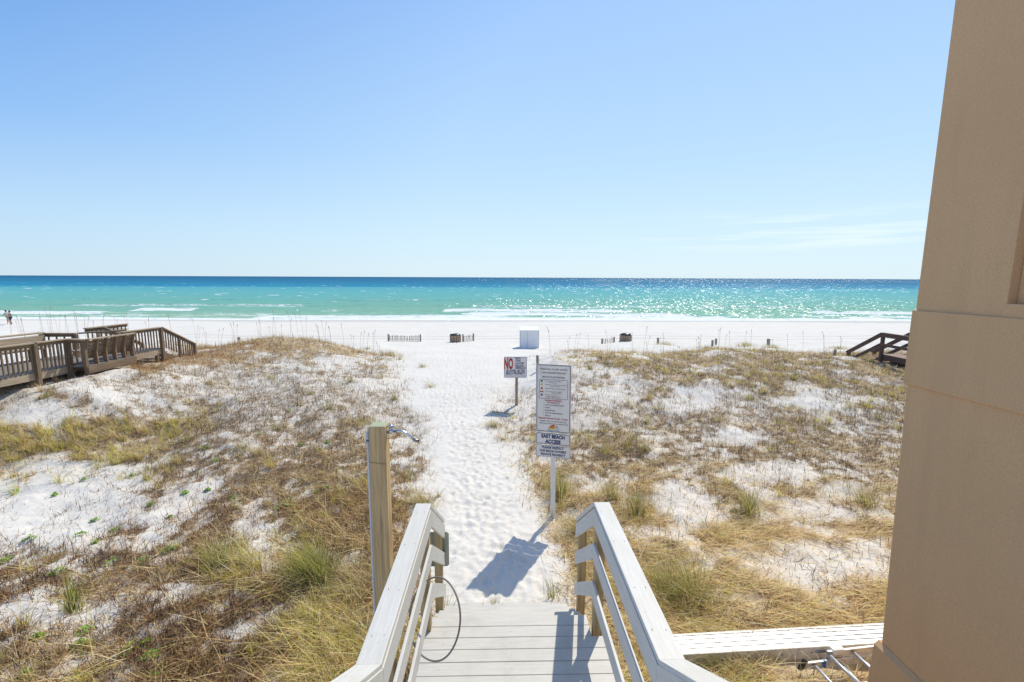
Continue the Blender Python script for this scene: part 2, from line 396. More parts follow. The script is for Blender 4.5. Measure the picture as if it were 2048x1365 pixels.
# ================================================================= SETTING
def build_ground():
    xs = [0.0]; st = .036
    while xs[-1] < 900:
        x = xs[-1]; s = .036 if x < 2.4 else (.036+.004*(x-2.4) if x < 20 else .11*(x/20)**2.2); xs.append(x+s)
    xs = np.array(xs); xs = np.concatenate([-xs[:0:-1], xs])
    ys = [2.2]
    while ys[-1] < 400:
        y = ys[-1]; ys.append(y+(.036 if y < 9 else (.036*(y/9)**1.55 if y < 80 else 8+y*.05)))
    back = [2.2]
    while back[-1] > -300: back.append(back[-1]-.3*(1+abs(back[-1]-2.2)*.3))
    ys = np.concatenate([np.array(back[:0:-1]), ys])
    X, Y = np.meshgrid(xs, ys); Z = terrain(X, Y)
    # footprints pressed into the path and onto the beach
    n = 3600
    fy = 5.3+RNG.random(n)**1.15*32; pl = np.interp(fy, PY, PL); prr = np.interp(fy, PY, PR)
    fx = pl+.15+(prr-pl-.3)*np.clip(RNG.normal(.5, .26, n), 0, 1)
    for i in range(n):
        a = RNG.normal(0, .45); ca, sa = math.cos(a), math.sin(a); dep = (.003+.013*RNG.random()**1.6)*(1+fy[i]*.02)
        r = .34
        i0, i1 = np.searchsorted(xs, (fx[i]-r, fx[i]+r)); j0, j1 = np.searchsorted(ys, (fy[i]-r, fy[i]+r))
        dx = X[j0:j1, i0:i1]-fx[i]; dy = Y[j0:j1, i0:i1]-fy[i]
        fs = .7+.5*RNG.random(); u = (dx*ca+dy*sa)/(.056*fs); v = (-dx*sa+dy*ca)/(.115*fs); u = u*(1+.25*np.clip(v, -1, 1)); q = u*u+v*v
        Z[j0:j1, i0:i1] += -dep*np.exp(-q**1.4)+dep*.45*np.exp(-((np.sqrt(q)-1.5)/.45)**2)
    onp = ss(-.2, .2, np.minimum(X-np.interp(Y, PY, PL), np.interp(Y, PY, PR)-X))*ss(5, 5.6, Y)*(1-ss(30, 45, Y))
    Z += onp*((fbm(X*7, Y*7, 3, 201)-.5)*.028+(vnoise(X*18, Y*18, 205)-.5)*.012)
    t, s, g = cover(X.ravel(), Y.ravel())
    fr = ss(8, 15, Y.ravel()); lit = np.clip(t*(.75-.3*fr)+s*(.8-.15*fr)+g*.5, 0, 1)
    hid = (Y.ravel() < 2.5)
    lit[hid] = .5
    warm = np.clip(s*1.2-t*.4, 0, 1)
    nx, ny = len(xs), len(ys)
    verts = np.stack([X, Y, Z], -1).reshape(-1, 3)
    idx = np.arange(nx*ny).reshape(ny, nx)
    q = np.stack([idx[:-1, :-1], idx[:-1, 1:], idx[1:, 1:], idx[1:, :-1]], -1).reshape(-1, 4)
    me = bpy.data.meshes.new('ground')
    me.vertices.add(len(verts)); me.vertices.foreach_set('co', verts.astype(np.float32).ravel())
    me.loops.add(q.size); me.loops.foreach_set('vertex_index', q.astype(np.int32).ravel())
    me.polygons.add(len(q)); me.polygons.foreach_set('loop_start', np.arange(0, q.size, 4, dtype=np.int32)); me.polygons.foreach_set('loop_total', np.full(len(q), 4, np.int32))
    me.polygons.foreach_set('use_smooth', np.ones(len(q), bool)); me.update(calc_edges=True)
    a = me.attributes.new('litter', 'FLOAT_COLOR', 'POINT')
    a.data.foreach_set('color', np.stack([lit, warm, lit*0, lit*0+1], -1).astype(np.float32).ravel())
    # Fac of a colour attribute is its mean: store litter as plain float too
    me.attributes.remove(a)
    a = me.attributes.new('litter', 'FLOAT_COLOR', 'POINT')
    a.data.foreach_set('color', np.stack([lit, warm, lit*2-warm, lit*0+1], -1).astype(np.float32).ravel())
    w = me.attributes.new('wet', 'FLOAT', 'POINT')
    wl = 65.5+1.2*np.sin(X.ravel()*.07)+2.0*(fbm(X.ravel()*.12, Y.ravel()*0, 3, 90)-.5)
    w.data.foreach_set('value', (ss(-1.4, .6, Y.ravel()-wl)*.75).astype(np.float32))
    me.materials.append(M['sand'])
    tag(link('ground', me), kind='structure')
def crest_lines():
    # swell lines: (distance y, amplitude, half width, foam amount, seed)
    return [(70.5, .12, 1.3, 1.0, 1), (74.5, .22, 1.3, .9, 2), (80, .30, 1.6, .95, 3), (88, .34, 1.8, .8, 4), (101, .34, 2.0, .5, 5), (125, .3, 2.2, .3, 6)]
def build_water():
    xs = np.concatenate([-np.geomspace(420, 20000, 24)[::-1], np.linspace(-400, 400, 1000), np.geomspace(420, 20000, 24)])
    ys = [63.0]
    while ys[-1] < 30000: y = ys[-1]; ys.append(y+(.16 if y < 92 else .16*(y/92)**2.6 if y < 600 else y*.25))
    ys = np.array(ys); X, Y = np.meshgrid(xs, ys); Z = np.full_like(X, -2.0)
    foam = np.zeros_like(X)
    shore = 1.4*np.sin(X*.045+.6)+1.0*np.sin(X*.11+2)+2.2*(fbm(X*.10, X*0, 3, 80)-.5)
    slant = -X*.045
    for (cy, amp, hw, fo, sd) in crest_lines():
        c = cy+shore*.6+slant*(.6 if cy > 72 else .15)+3.2*(fbm(X*.03+sd*7, X*0, 3, 81+sd)-.5)
        on = ss(.46, .60, fbm(X*.05+sd*3.3, X*0+sd, 3, 91+sd)) if sd > 1 else 1.0
        d = (Y-c)/hw
        Z += amp*np.exp(-np.where(d < 0, d*1.6, d)**2)*(.35+.65*on)
        band = np.exp(-((Y-c+hw*.7)/(hw*1.0))**2)
        nz = fbm(X*.25, Y*.8, 4, 100+sd)
        foam += fo*on*ss(.44, .70, nz*.75+band*.42)*ss(.05, .5, band)
    # run-up sheet of foam along the beach
    edge = 66.3+shore*.55
    e = Y-edge
    sheet = ss(-.6, .3, e)*(1-ss(3.0, 6.5, e))
    foam += sheet*ss(.30, .52, fbm(X*.22, Y*.9, 4, 120)*.8+sheet*.22)
    lace = ss(.5, .62, fbm(X*.35, Y*1.3, 4, 130))*ss(66, 68, Y)*(1-ss(76, 92, Y))*.55
    foam += lace
    # whitecaps further out
    wc = ss(.74, .80, fbm(X*.22+vnoise(X*.02,Y*.02,7)*6, Y*.20, 4, 140))*ss(95, 130, Y)*(1-ss(300, 700, Y)); foam += wc*.75
    Z += (fbm(X*.3, Y*.55, 3, 150)-.5)*.16*ss(68, 76, Y)*(1-ss(300, 500, Y))
    foam = np.clip(foam, 0, .74)
    nx, ny = len(xs), len(ys); verts = np.stack([X, Y, Z], -1).reshape(-1, 3); idx = np.arange(nx*ny).reshape(ny, nx)
    q = np.stack([idx[:-1, :-1], idx[:-1, 1:], idx[1:, 1:], idx[1:, :-1]], -1).reshape(-1, 4)
    me = bpy.data.meshes.new('water')
    me.vertices.add(len(verts)); me.vertices.foreach_set('co', verts.astype(np.float32).ravel())
    me.loops.add(q.size); me.loops.foreach_set('vertex_index', q.astype(np.int32).ravel())
    me.polygons.add(len(q)); me.polygons.foreach_set('loop_start', np.arange(0, q.size, 4, dtype=np.int32)); me.polygons.foreach_set('loop_total', np.full(len(q), 4, np.int32))
    me.polygons.foreach_set('use_smooth', np.ones(len(q), bool)); me.update(calc_edges=True)
    a = me.attributes.new('foam', 'FLOAT', 'POINT'); a.data.foreach_set('value', foam.astype(np.float32).ravel())
    m, nt, b = newmat('sea_water')
    co = coords(nt, 'Object'); sx = N(nt, 'ShaderNodeSeparateXYZ'); nt.links.new(co, sx.inputs[0])
    wob = noise(nt, coords(nt, 'Object', (.004, .012, 1)), 1, 3, .6)
    # depth by distance from the shore: log scale, 66 m -> 0, 2100 m -> 1
    yy = math_(nt, 'MULTIPLY', sx.outputs[1], math_(nt, 'ADD', .72, math_(nt, 'MULTIPLY', wob, .56)))
    lg = math_(nt, 'DIVIDE', math_(nt, 'LOGARITHM', math_(nt, 'DIVIDE', yy, 66.0), math.e), 3.46)
    c = ramp(nt, lg, WATER_RAMP)
    pat = noise(nt, coords(nt, 'Object', (.02, .06, 1)), 1, 4, .6)
    c = mixc(nt, ramp(nt, pat, [(.4, (0, 0, 0)), (.7, (.35,)*3)]), c, (.10, .42, .36))
    rip = noise(nt, coords(nt, 'Object', (.25, .9, 1)), 1, 5, .65)
    c = mixc(nt, ramp(nt, rip, [(.35, (.35,)*3), (.6, (0, 0, 0))]), c, mixc(nt, .5, c, (0, .05, .08)))
    fo = N(nt, 'ShaderNodeAttribute', attribute_name='foam')
    brk = noise(nt, coords(nt, 'Object', (.7, 1.9, 1)), 1, 6, .75, .5)
    fm = ramp(nt, math_(nt, 'ADD', fo.outputs['Fac'], math_(nt, 'MULTIPLY', math_(nt, 'SUBTRACT', brk, .5), 1.7)), [(.42, (0, 0, 0)), (.66, (1, 1, 1))])
    c = mixc(nt, fm, c, (.80, .81, .80))
    df = N(nt, 'ShaderNodeBsdfDiffuse'); nt.links.new(c, df.inputs[0])
    gl = N(nt, 'ShaderNodeBsdfGlossy'); gl.inputs['Roughness'].default_value = .22
    def slope(sx_, sy_):
        n_ = N(nt, 'ShaderNodeTexNoise'); n_.inputs['Scale'].default_value = 1; n_.inputs['Detail'].default_value = 1; n_.inputs['Roughness'].default_value = .7
        nt.links.new(coords(nt, 'Object', (sx_, sy_, 1)), n_.inputs['Vector']); return n_.outputs['Color']
    dist = sx.outputs[1]
    f1 = N(nt, 'ShaderNodeMapRange'); nt.links.new(dist, f1.inputs[0]); f1.inputs[1].default_value = 110; f1.inputs[2].default_value = 260
    f2 = N(nt, 'ShaderNodeMapRange'); nt.links.new(dist, f2.inputs[0]); f2.inputs[1].default_value = 350; f2.inputs[2].default_value = 900
    sl = mixc(nt, f2.outputs[0], mixc(nt, f1.outputs[0], slope(2.3, .45), slope(1.2, .11)), slope(.5, .02))
    v1 = N(nt, 'ShaderNodeVectorMath', operation='SUBTRACT'); nt.links.new(sl, v1.inputs[0]); v1.inputs[1].default_value = (.5, .5, .5)
    v2 = N(nt, 'ShaderNodeVectorMath', operation='MULTIPLY'); nt.links.new(v1.outputs[0], v2.inputs[0]); v2.inputs[1].default_value = (2.45, 2.75, 0)
    geo = N(nt, 'ShaderNodeNewGeometry'); v3 = N(nt, 'ShaderNodeVectorMath', operation='ADD'); nt.links.new(v2.outputs[0], v3.inputs[0]); nt.links.new(geo.outputs['Normal'], v3.inputs[1])
    v4 = N(nt, 'ShaderNodeVectorMath', operation='NORMALIZE'); nt.links.new(v3.outputs[0], v4.inputs[0])
    nt.links.new(v4.outputs[0], gl.inputs['Normal'])
    mx = N(nt, 'ShaderNodeMixShader'); nt.links.new(math_(nt, 'MULTIPLY', math_(nt, 'SUBTRACT', 1.0, fm), GLOSS), mx.inputs[0])
    nt.links.new(df.outputs[0], mx.inputs[1]); nt.links.new(gl.outputs[0], mx.inputs[2]); nt.links.new(mx.outputs[0], nt.nodes['Material Output'].inputs[0])
    me.materials.append(m); tag(link('water', me), kind='structure')
WATER_RAMP = [(0, (.42, .53, .40)), (.05, (.26, .45, .32)), (.12, (.19, .41, .32)), (.28, (.13, .40, .40)), (.40, (.09, .36, .43)), (.46, (.010, .21, .37)), (.62, (.005, .14, .30)), (1, (.003, .08, .22))]
GLOSS = .085

# ---------------------------------------------------------------- scattered ground cover
def sample(n, y0, y1, k=1.35):
    """world positions, thinning with distance"""
    u = RNG.random(n); e = 1-k
    y = (y0**e+u*(y1**e-y0**e))**(1/e)
    hw = y*1.22+1.5
    x = (RNG.random(n)*2-1)*hw
    return x, y
def blocked(x, y):
    b = (x > -.95) & (x < 1.15) & (y < 5.35)          # under the landing and stairs
    b |= (x > 3.6) & (y < 4.15)                        # the building
    b |= (x > 1.8) & (x < 5.3) & (y > 4.60) & (y < 5.1)
    b |= (x > 3.0) & (x < 5.3) & (y > 4.42) & (y < 4.65)   # under the aluminium plank
    return b
def build_cover():
    # twigs / dead scrub
    x, y = sample(800000, 3.6, 30, 1.1)
    t, s, g = cover(x, y); keep = (RNG.random(len(x)) < t*.55) & ~blocked(x, y); x, y = x[keep], y[keep]; n = len(x)
    z = terrain(x, y); sc = 1+.028*np.clip(y-8, 0, 30)
    red = ((x < -11) & (y > 16.5) & (y < 22))
    nearb = (y < 9)
    col = pal(n, C_TWIG, .25); col[nearb & (x < 0)] = pal(int((nearb & (x < 0)).sum()), [(.27, .14, .07), (.14, .07, .035), (.42, .26, .13), (.06, .04, .028)], .25)
    col[red] = pal(int(red.sum()), C_RED, .2)
    blades('dead_scrub', x, y, z-.005, RNG.random(n)*6.283, RNG.gamma(3.5, .042, n)*sc, RNG.uniform(.3, 1.6, n), RNG.normal(0, 1.3, n), (.005+.006*RNG.random(n))*sc, col, M['twig'], seg=3)
    tag(bpy.data.objects['dead_scrub'], 'low tangle of dark dead twigs and brown litter spread over the white dunes', 'scrub', kind='stuff')
    # straw lying flat
    x, y = sample(600000, 3.4, 29, 1.2)
    t, s, g = cover(x, y); keep = (RNG.random(len(x)) < s*.72) & ~blocked(x, y); x, y = x[keep], y[keep]; n = len(x)
    z = terrain(x, y); sc = 1+.03*np.clip(y-8, 0, 30)
    az = np.where(x > 0, RNG.normal(-.6, 1.0, n), RNG.normal(3.6, 1.3, n))
    farc = ss(9, 16, y)
    L = RNG.gamma(4, .062, n)*(1-.35*farc)
    lean = np.clip(RNG.normal(1.38, .2, n)-.55*farc*RNG.random(n), .3, 1.56)
    col = pal(n, C_STRAW, .18); lm = (x < 0) & (y < 16)
    col[lm] = pal(int(lm.sum()), [(.62, .42, .19), (.38, .21, .095), (.80, .62, .28), (.18, .10, .05), (.50, .32, .14)], .2)
    redl = (x < -10) & (y > 14) & (y < 22); col[redl] = pal(int(redl.sum()), C_RED+[(.5, .38, .15)], .2)
    blades('dry_straw', x, y, z+RNG.random(n)**1.5*.07, az, L*sc, lean, RNG.normal(.12, .22, n), (.006+.008*RNG.random(n))*sc, col, M['blade'])
    tag(bpy.data.objects['dry_straw'], 'matted tan and golden dry grass lying flat over the sand', 'dry grass', kind='stuff')
    # growing grass: blades gathered around tuft centres
    nc = 30000
    cx, cyy = sample(nc, 3.6, 28, 1.15)
    t, s, g = cover(cx, cyy); keep = (RNG.random(nc) < g*.62) & ~blocked(cx, cyy); cx, cyy = cx[keep], cyy[keep]
    per = RNG.integers(12, 42, len(cx)); k = np.repeat(np.arange(len(cx)), per); n = len(k)
    size = RNG.uniform(.55, 1.2, len(cx)); taz = RNG.normal(3.4, .9, len(cx)); hue = RNG.random(len(cx))
    r = np.abs(RNG.normal(0, .055, n))*size[k]; a = RNG.random(n)*6.283
    x = cx[k]+np.cos(a)*r; y = cyy[k]+np.sin(a)*r; z = terrain(x, y)
    lowr = 1-.45*ss(13, 20, y)
    L = RNG.gamma(9, .032, n)*size[k]*lowr
    az = np.where(RNG.random(n) < .5, a, taz[k]+RNG.normal(0, .5, n))
    sc = 1+.03*np.clip(y-8, 0, 30)
    c1 = pal(n, C_GREEN, .2, [.3, .22, .24, .08, .16]); c2 = pal(n, C_STRAW, .2); c = np.where((hue[k] < .38)[:, None], c2, c1)
    c = np.where((RNG.random(n) < .22)[:, None], pal(n, C_STRAW, .2), c)
    blades('dune_grass', x, y, z-.01, az, L, np.abs(RNG.normal(.25, .22, n)), RNG.uniform(.5, 1.7, n), (.005+.006*RNG.random(n))*sc, c, M['blade'], seg=3)
    tag(bpy.data.objects['dune_grass'], 'yellow green arching dune grass growing in loose drifts over the dunes', 'grass', kind='stuff')
def build_strands():
    # long pale strands lying over the mat and a few leaning stalks
    x, y = sample(60000, 3.5, 13, 1.3)
    t, s, g = cover(x, y); keep = (RNG.random(len(x)) < np.where(x > 0, s*.5+g*.15, s*.10+g*.4)) & ~blocked(x, y); x, y = x[keep], y[keep]; n = len(x)
    z = terrain(x, y); az = np.where(x > 0, RNG.normal(-.75, .5, n), RNG.normal(3.7, .9, n))
    blades('long_straw', x, y, z+.02+RNG.random(n)*.05, az, RNG.uniform(.3, .75, n), RNG.normal(1.15, .18, n), RNG.uniform(.1, .7, n), .008+.007*RNG.random(n), pal(n, [(.95, .80, .48), (.90, .70, .34), (.72, .52, .24), (.75, .70, .22)], .12), M['blade'], seg=4)
    tag(bpy.data.objects['long_straw'], 'long pale straw strands bent over the dry grass near the house', 'dry grass', kind='stuff')
def clump(name, px, py, n, h, rad, lean, az0, greens, label, cat='grass clump', group=None, spread=1.2, pos=None):
    if pos is None:
        # walk the ray onto the ground
        d = ray(px, py); t = 2.0
        while t < 60:
            P = CAMP+d*t
            if P[2] <= tz(P[0], P[1]): break
            t += .04
        pos = (P[0], P[1])
    x0, y0 = pos; z0 = tz(x0, y0)
    n = int(n*1.4)
    a = RNG.random(n)*6.283; r = np.abs(RNG.normal(0, rad, n))
    x = np.cos(a)*r; y = np.sin(a)*r*.8
    z = terrain(x+x0, y+y0)-z0
    az = np.where(RNG.random(n) < .35, a, az0+RNG.normal(0, .7, n))
    L = RNG.gamma(14, h/14, n)
    g = RNG.random(n) < greens
    col = np.where(g[:, None], pal(n, [(.42, .45, .07), (.24, .29, .04), (.56, .53, .12), (.12, .16, .03)], .2), pal(n, C_STRAW, .2))
    far = 1+.03*max(0, y0-7)
    o = blades(name, x, y, z-.01, az, L, np.abs(RNG.normal(lean, .18, n)), RNG.uniform(.2, spread, n), (.005+.004*RNG.random(n))*far, col, M['blade'], seg=4)
    o.location = (x0, y0, z0)
    tag(o, label, cat, group); return o
def build_plants():
    rt = math.pi
    clump('grass_clump', 1272, 1035, 260, .50, .13, .18, 1.2, .45, 'upright tan and green grass clump right of the tall sign post, over the right handrail')
    clump('grass_clump', 1228, 1000, 200, .42, .13, .25, 2.8, .5, 'leafy yellow green clump just left of the upright tan clump by the sign')
    clump('grass_clump', 1120, 1000, 240, .62, .12, .15, 2.0, .6, 'tall green grass clump growing directly behind the white sign post')
    clump('grass_clump', 1160, 1065, 220, .42, .16, .5, 3.4, .45, 'brown and green clump between the sign post and the right handrail')
    clump('grass_clump', 1500, 1028, 240, .48, .15, .35, 2.3, .6, 'spiky green clump alone on the bare sand in the middle of the right dune')
    clump('grass_clump', 1735, 1015, 220, .46, .17, .35, 2.2, .5, 'spiky green clump on the sand close to the tan building wall')
    clump('grass_clump', 1390, 1205, 380, .60, .20, .55, 2.9, .6, 'large dark green clump beside the right handrail, above the aluminium plank')
    clump('grass_clump', 1340, 1190, 240, .5, .15, .5, 2.6, .5, 'smaller green clump touching the outer edge of the right handrail', )
    clump('grass_clump', 990, 852, 200, .30, .20, .7, 3.3, .35, 'dark tangled clump at the path edge left of the red NO sign post')
    clump('grass_clump', 1010, 880, 140, .22, .2, .8, 3.3, .3, 'low straw coloured clump just nearer than the tangled one at the path edge')
    clump('grass_clump', 640, 1160, 420, .62, .17, .35, 2.9, .8, 'large bright green arching clump left of the shower post')
    clump('grass_clump', 145, 1225, 90, .5, .08, .2, 1.8, .8, 'small thin green tuft on a sand strip at the lower left')
    clump('grass_clump', 440, 1130, 200, .45, .16, .5, 2.5, .6, 'green clump among brown litter left of the largest bright clump')
    clump('grass_clump', 1460, 1345, 380, .42, .22, .8, 2.7, .45, 'bent grass clump leaning on the front edge of the aluminium plank')
    clump('grass_clump', 1515, 1360, 260, .34, .18, .9, 2.9, .3, 'golden clump in front of the plank beside the ladder foot')
    clump('grass_clump', 1090, 1190, 40, .34, .07, .3, 1.5, .6, 'few green blades sprouting from the sand by the right end of the lowest step', pos=(.72, 5.75))
    clump('grass_clump', 1000, 1215, 26, .2, .1, .3, 1.5, .5, 'sparse small blades in front of the middle of the lowest step', pos=(-.1, 5.6))
    clump('grass_clump', 900, 1190, 60, .4, .06, .2, 1.5, .3, 'dry stalks beside the left lower stair post', pos=(-.72, 5.35))
    clump('grass_clump', 720, 1180, 380, .5, .22, .7, 3.3, .35, 'brown drooping clump behind the shower post')
    clump('grass_clump', 850, 1010, 260, .42, .22, .6, 3.3, .4, 'tan clump at the left path edge to the right of the shower post')
    # scattered mid-size tufts: nothing but place tells them apart
    spots = [(1180, 880), (1215, 905), (1640, 858), (1440, 845), (1320, 820), (1500, 800), (1560, 850), (1700, 815), (1290, 900), (1660, 775), (1590, 760), (1745, 790), (1480, 770), (1380, 745),
             (1265, 880), (1230, 735), (1180, 740), (1760, 840), (1540, 905), (1120, 860)]
    for p in spots: clump('grass_tuft', p[0], p[1], 70, .30, .13, .3, 2.5, .5, 'small upright green and tan tuft standing on the sandy scrub of the right dune', 'grass tuft', 'small tufts on the right dune')
    spots = [(735, 700), (800, 720), (845, 735), (860, 775), (700, 765), (620, 790), (540, 760), (750, 850), (790, 800), (420, 770), (820, 960), (480, 900), (380, 880), (560, 860), (660, 820)]
    for p in spots: clump('grass_tuft', p[0], p[1], 60, .26, .12, .3, 2.5, .45, 'small upright green and tan tuft standing on the bank of the left dune', 'grass tuft', 'small tufts on the left dune')
    # green leafy ground plants
    def leafy(x0, y0, s):
        z0 = tz(x0, y0); bm = bmesh.new(); n = random.randint(26, 60)
        for i in range(n):
            a = random.random()*6.283; r = s*math.sqrt(random.random()); zz = random.uniform(.01, .07)*(1.2-r/s)+.01; l = random.uniform(.018, .036); w = l*.45
            c = V((math.cos(a)*r, math.sin(a)*r, zz)); b = random.random()*6.283; tilt = random.uniform(-.1, .5)
            d = V((math.cos(b)*math.cos(tilt), math.sin(b)*math.cos(tilt), math.sin(tilt))); sd = V((-math.sin(b), math.cos(b), random.uniform(-.4, .4))).normalized()
            vs = [bm.verts.new(c-d*l), bm.verts.new(c+sd*w), bm.verts.new(c+d*l), bm.verts.new(c-sd*w)]; bm.faces.new(vs)
        me = bpy.data.meshes.new('leafy_plant'); bm.to_mesh(me); bm.free(); me.materials.append(M['leaf']); o = link('leafy_plant', me); o.location = (x0, y0, z0); return o
    M['leaf'] = plain('green_leaf', (.24, .40, .03), .5, 0, .35, 25)
    sp = [(650, 975, .1), (575, 1005, .2), (555, 1018, .1), (262, 952, .12), (335, 1100, .1), (222, 1122, .13), (285, 1122, .12), (30, 985, .12), (115, 1143, .12), (170, 960, .08), (370, 985, .08),
          (230, 1060, .1), (160, 1070, .1), (60, 1078, .1), (190, 1040, .08), (410, 905, .12), (430, 920, .1), (370, 880, .1), (600, 890, .07), (110, 990, .07), (300, 1010, .06), (340, 1035, .06),
          (265, 1295, .14), (300, 1312, .1), (160, 1290, .1), (315, 1345, .12), (290, 1285, .08), (75, 1275, .08), (50, 1350, .1), (190, 1085, .06), (465, 995, .08), (635, 985, .09), (415, 980, .07),
          (520, 870, .08), (580, 835, .07), (655, 885, .07), (640, 900, .07), (330, 860, .07), (10, 1120, .1), (170, 1260, .1)]
    for (px, py, s) in sp:
        P = atZ(px, py, 0.02); P = atZ(px, py, tz(P[0], P[1])+.02)
        P = atZ(px, py, tz(P[0], P[1])+.02)
        tag(leafy(P[0], P[1], s*.9), 'low bright green leafy plant sprouting among brown litter on the left dune', 'plant', 'green leafy plants on the left dune')
    # sea oats: tall thin stalks along the crest
    M['oat'] = plain('oat_stalk', (.30, .24, .15), .8, 0, .2, 8)
    def oats(x0, y0, k, h):
        mb = MB()
        for i in range(k):
            a = random.random()*6.283; r = random.random()*.15; bx, by = math.cos(a)*r, math.sin(a)*r
            l = h*random.uniform(.75, 1.15); dx, dy = random.uniform(-.14, .12)*l, random.uniform(-.1, .1)*l
            pts = [(bx+dx*t*t, by+dy*t*t, l*t-.05) for t in (0, .3, .6, .85, 1)]
            pts.append((bx+dx*1.35, by+dy*1.2, l*1.04-.05)); mb.tube(pts, [.006, .005, .0045, .004, .012, .004], 3, False)
        o = mb.build('sea_oats', M['oat']); o.location = (x0, y0, tz(x0, y0)); return o
    def put(px, yy, k, h, lab, grp):
        P = atY(px, 690, yy); tag(oats(P[0], yy, k, h), lab, 'sea oats', grp)
    for px in (440, 470, 520, 545, 553, 560, 583, 600, 612, 635, 650, 668, 690, 705, 722, 735, 745, 760): put(px+random.uniform(-4, 4), random.uniform(21.5, 24.5), random.randint(1, 3), random.uniform(.9, 1.45), 'thin tan sea oat stalks rising from the crest of the left dune against the beach', 'sea oats on the left dune crest')
    for px in (1100, 1135, 1150, 1180, 1215, 1262, 1296, 1300, 1330, 1396, 1400, 1430, 1440, 1455, 1490, 1500, 1545, 1580, 1610, 1650, 1680): put(px+random.uniform(-4, 4), random.uniform(20.5, 24), random.randint(1, 3), random.uniform(.8, 1.35), 'thin tan sea oat stalks rising from the crest of the right dune against the beach', 'sea oats on the right dune crest')
    for px in (30, 45, 60, 85, 100, 120, 140, 155, 172, 190, 215, 240, 262, 300, 345, 395, 410): put(px+random.uniform(-4, 4), random.uniform(25, 29), random.randint(2, 4), random.uniform(1.1, 1.7), 'thin tan sea oat stalks standing beyond the weathered boardwalk', 'sea oats beyond the boardwalk')
    # straw tufts far away on the mounds
    for (px, yy, h, lab) in ((545, 25, .5, 'bushy tan clump on the left crest beside the sea oats'), (410, 27.5, .35, 'tan grass mound beyond the lower end of the weathered boardwalk steps'), (1330, 30, .4, 'green tuft on the beach mound beside a lone grey post'),
                             (1490, 30.5, .4, 'tan tuft on the beach between two lone grey posts'), (1545, 29.5, .35, 'low tan tuft at the rightmost lone grey post'), (1420, 29, .35, 'tan tuft by the pair of short grey posts'),
                             (90, 30, .5, 'tan grass bank at the far left beyond the boardwalk'), (200, 30, .5, 'tan grass patch beyond the boardwalk bench'), (1680, 29, .3, 'faint dry tuft on the beach near the brown stairs'), (780, 24, .35, 'brown tuft on the right shoulder of the left dune')):
        P = atY(px, 690, yy); clump('grass_clump', 0, 0, 260, h, .5, .3, 2, .3, lab, pos=(P[0], yy))

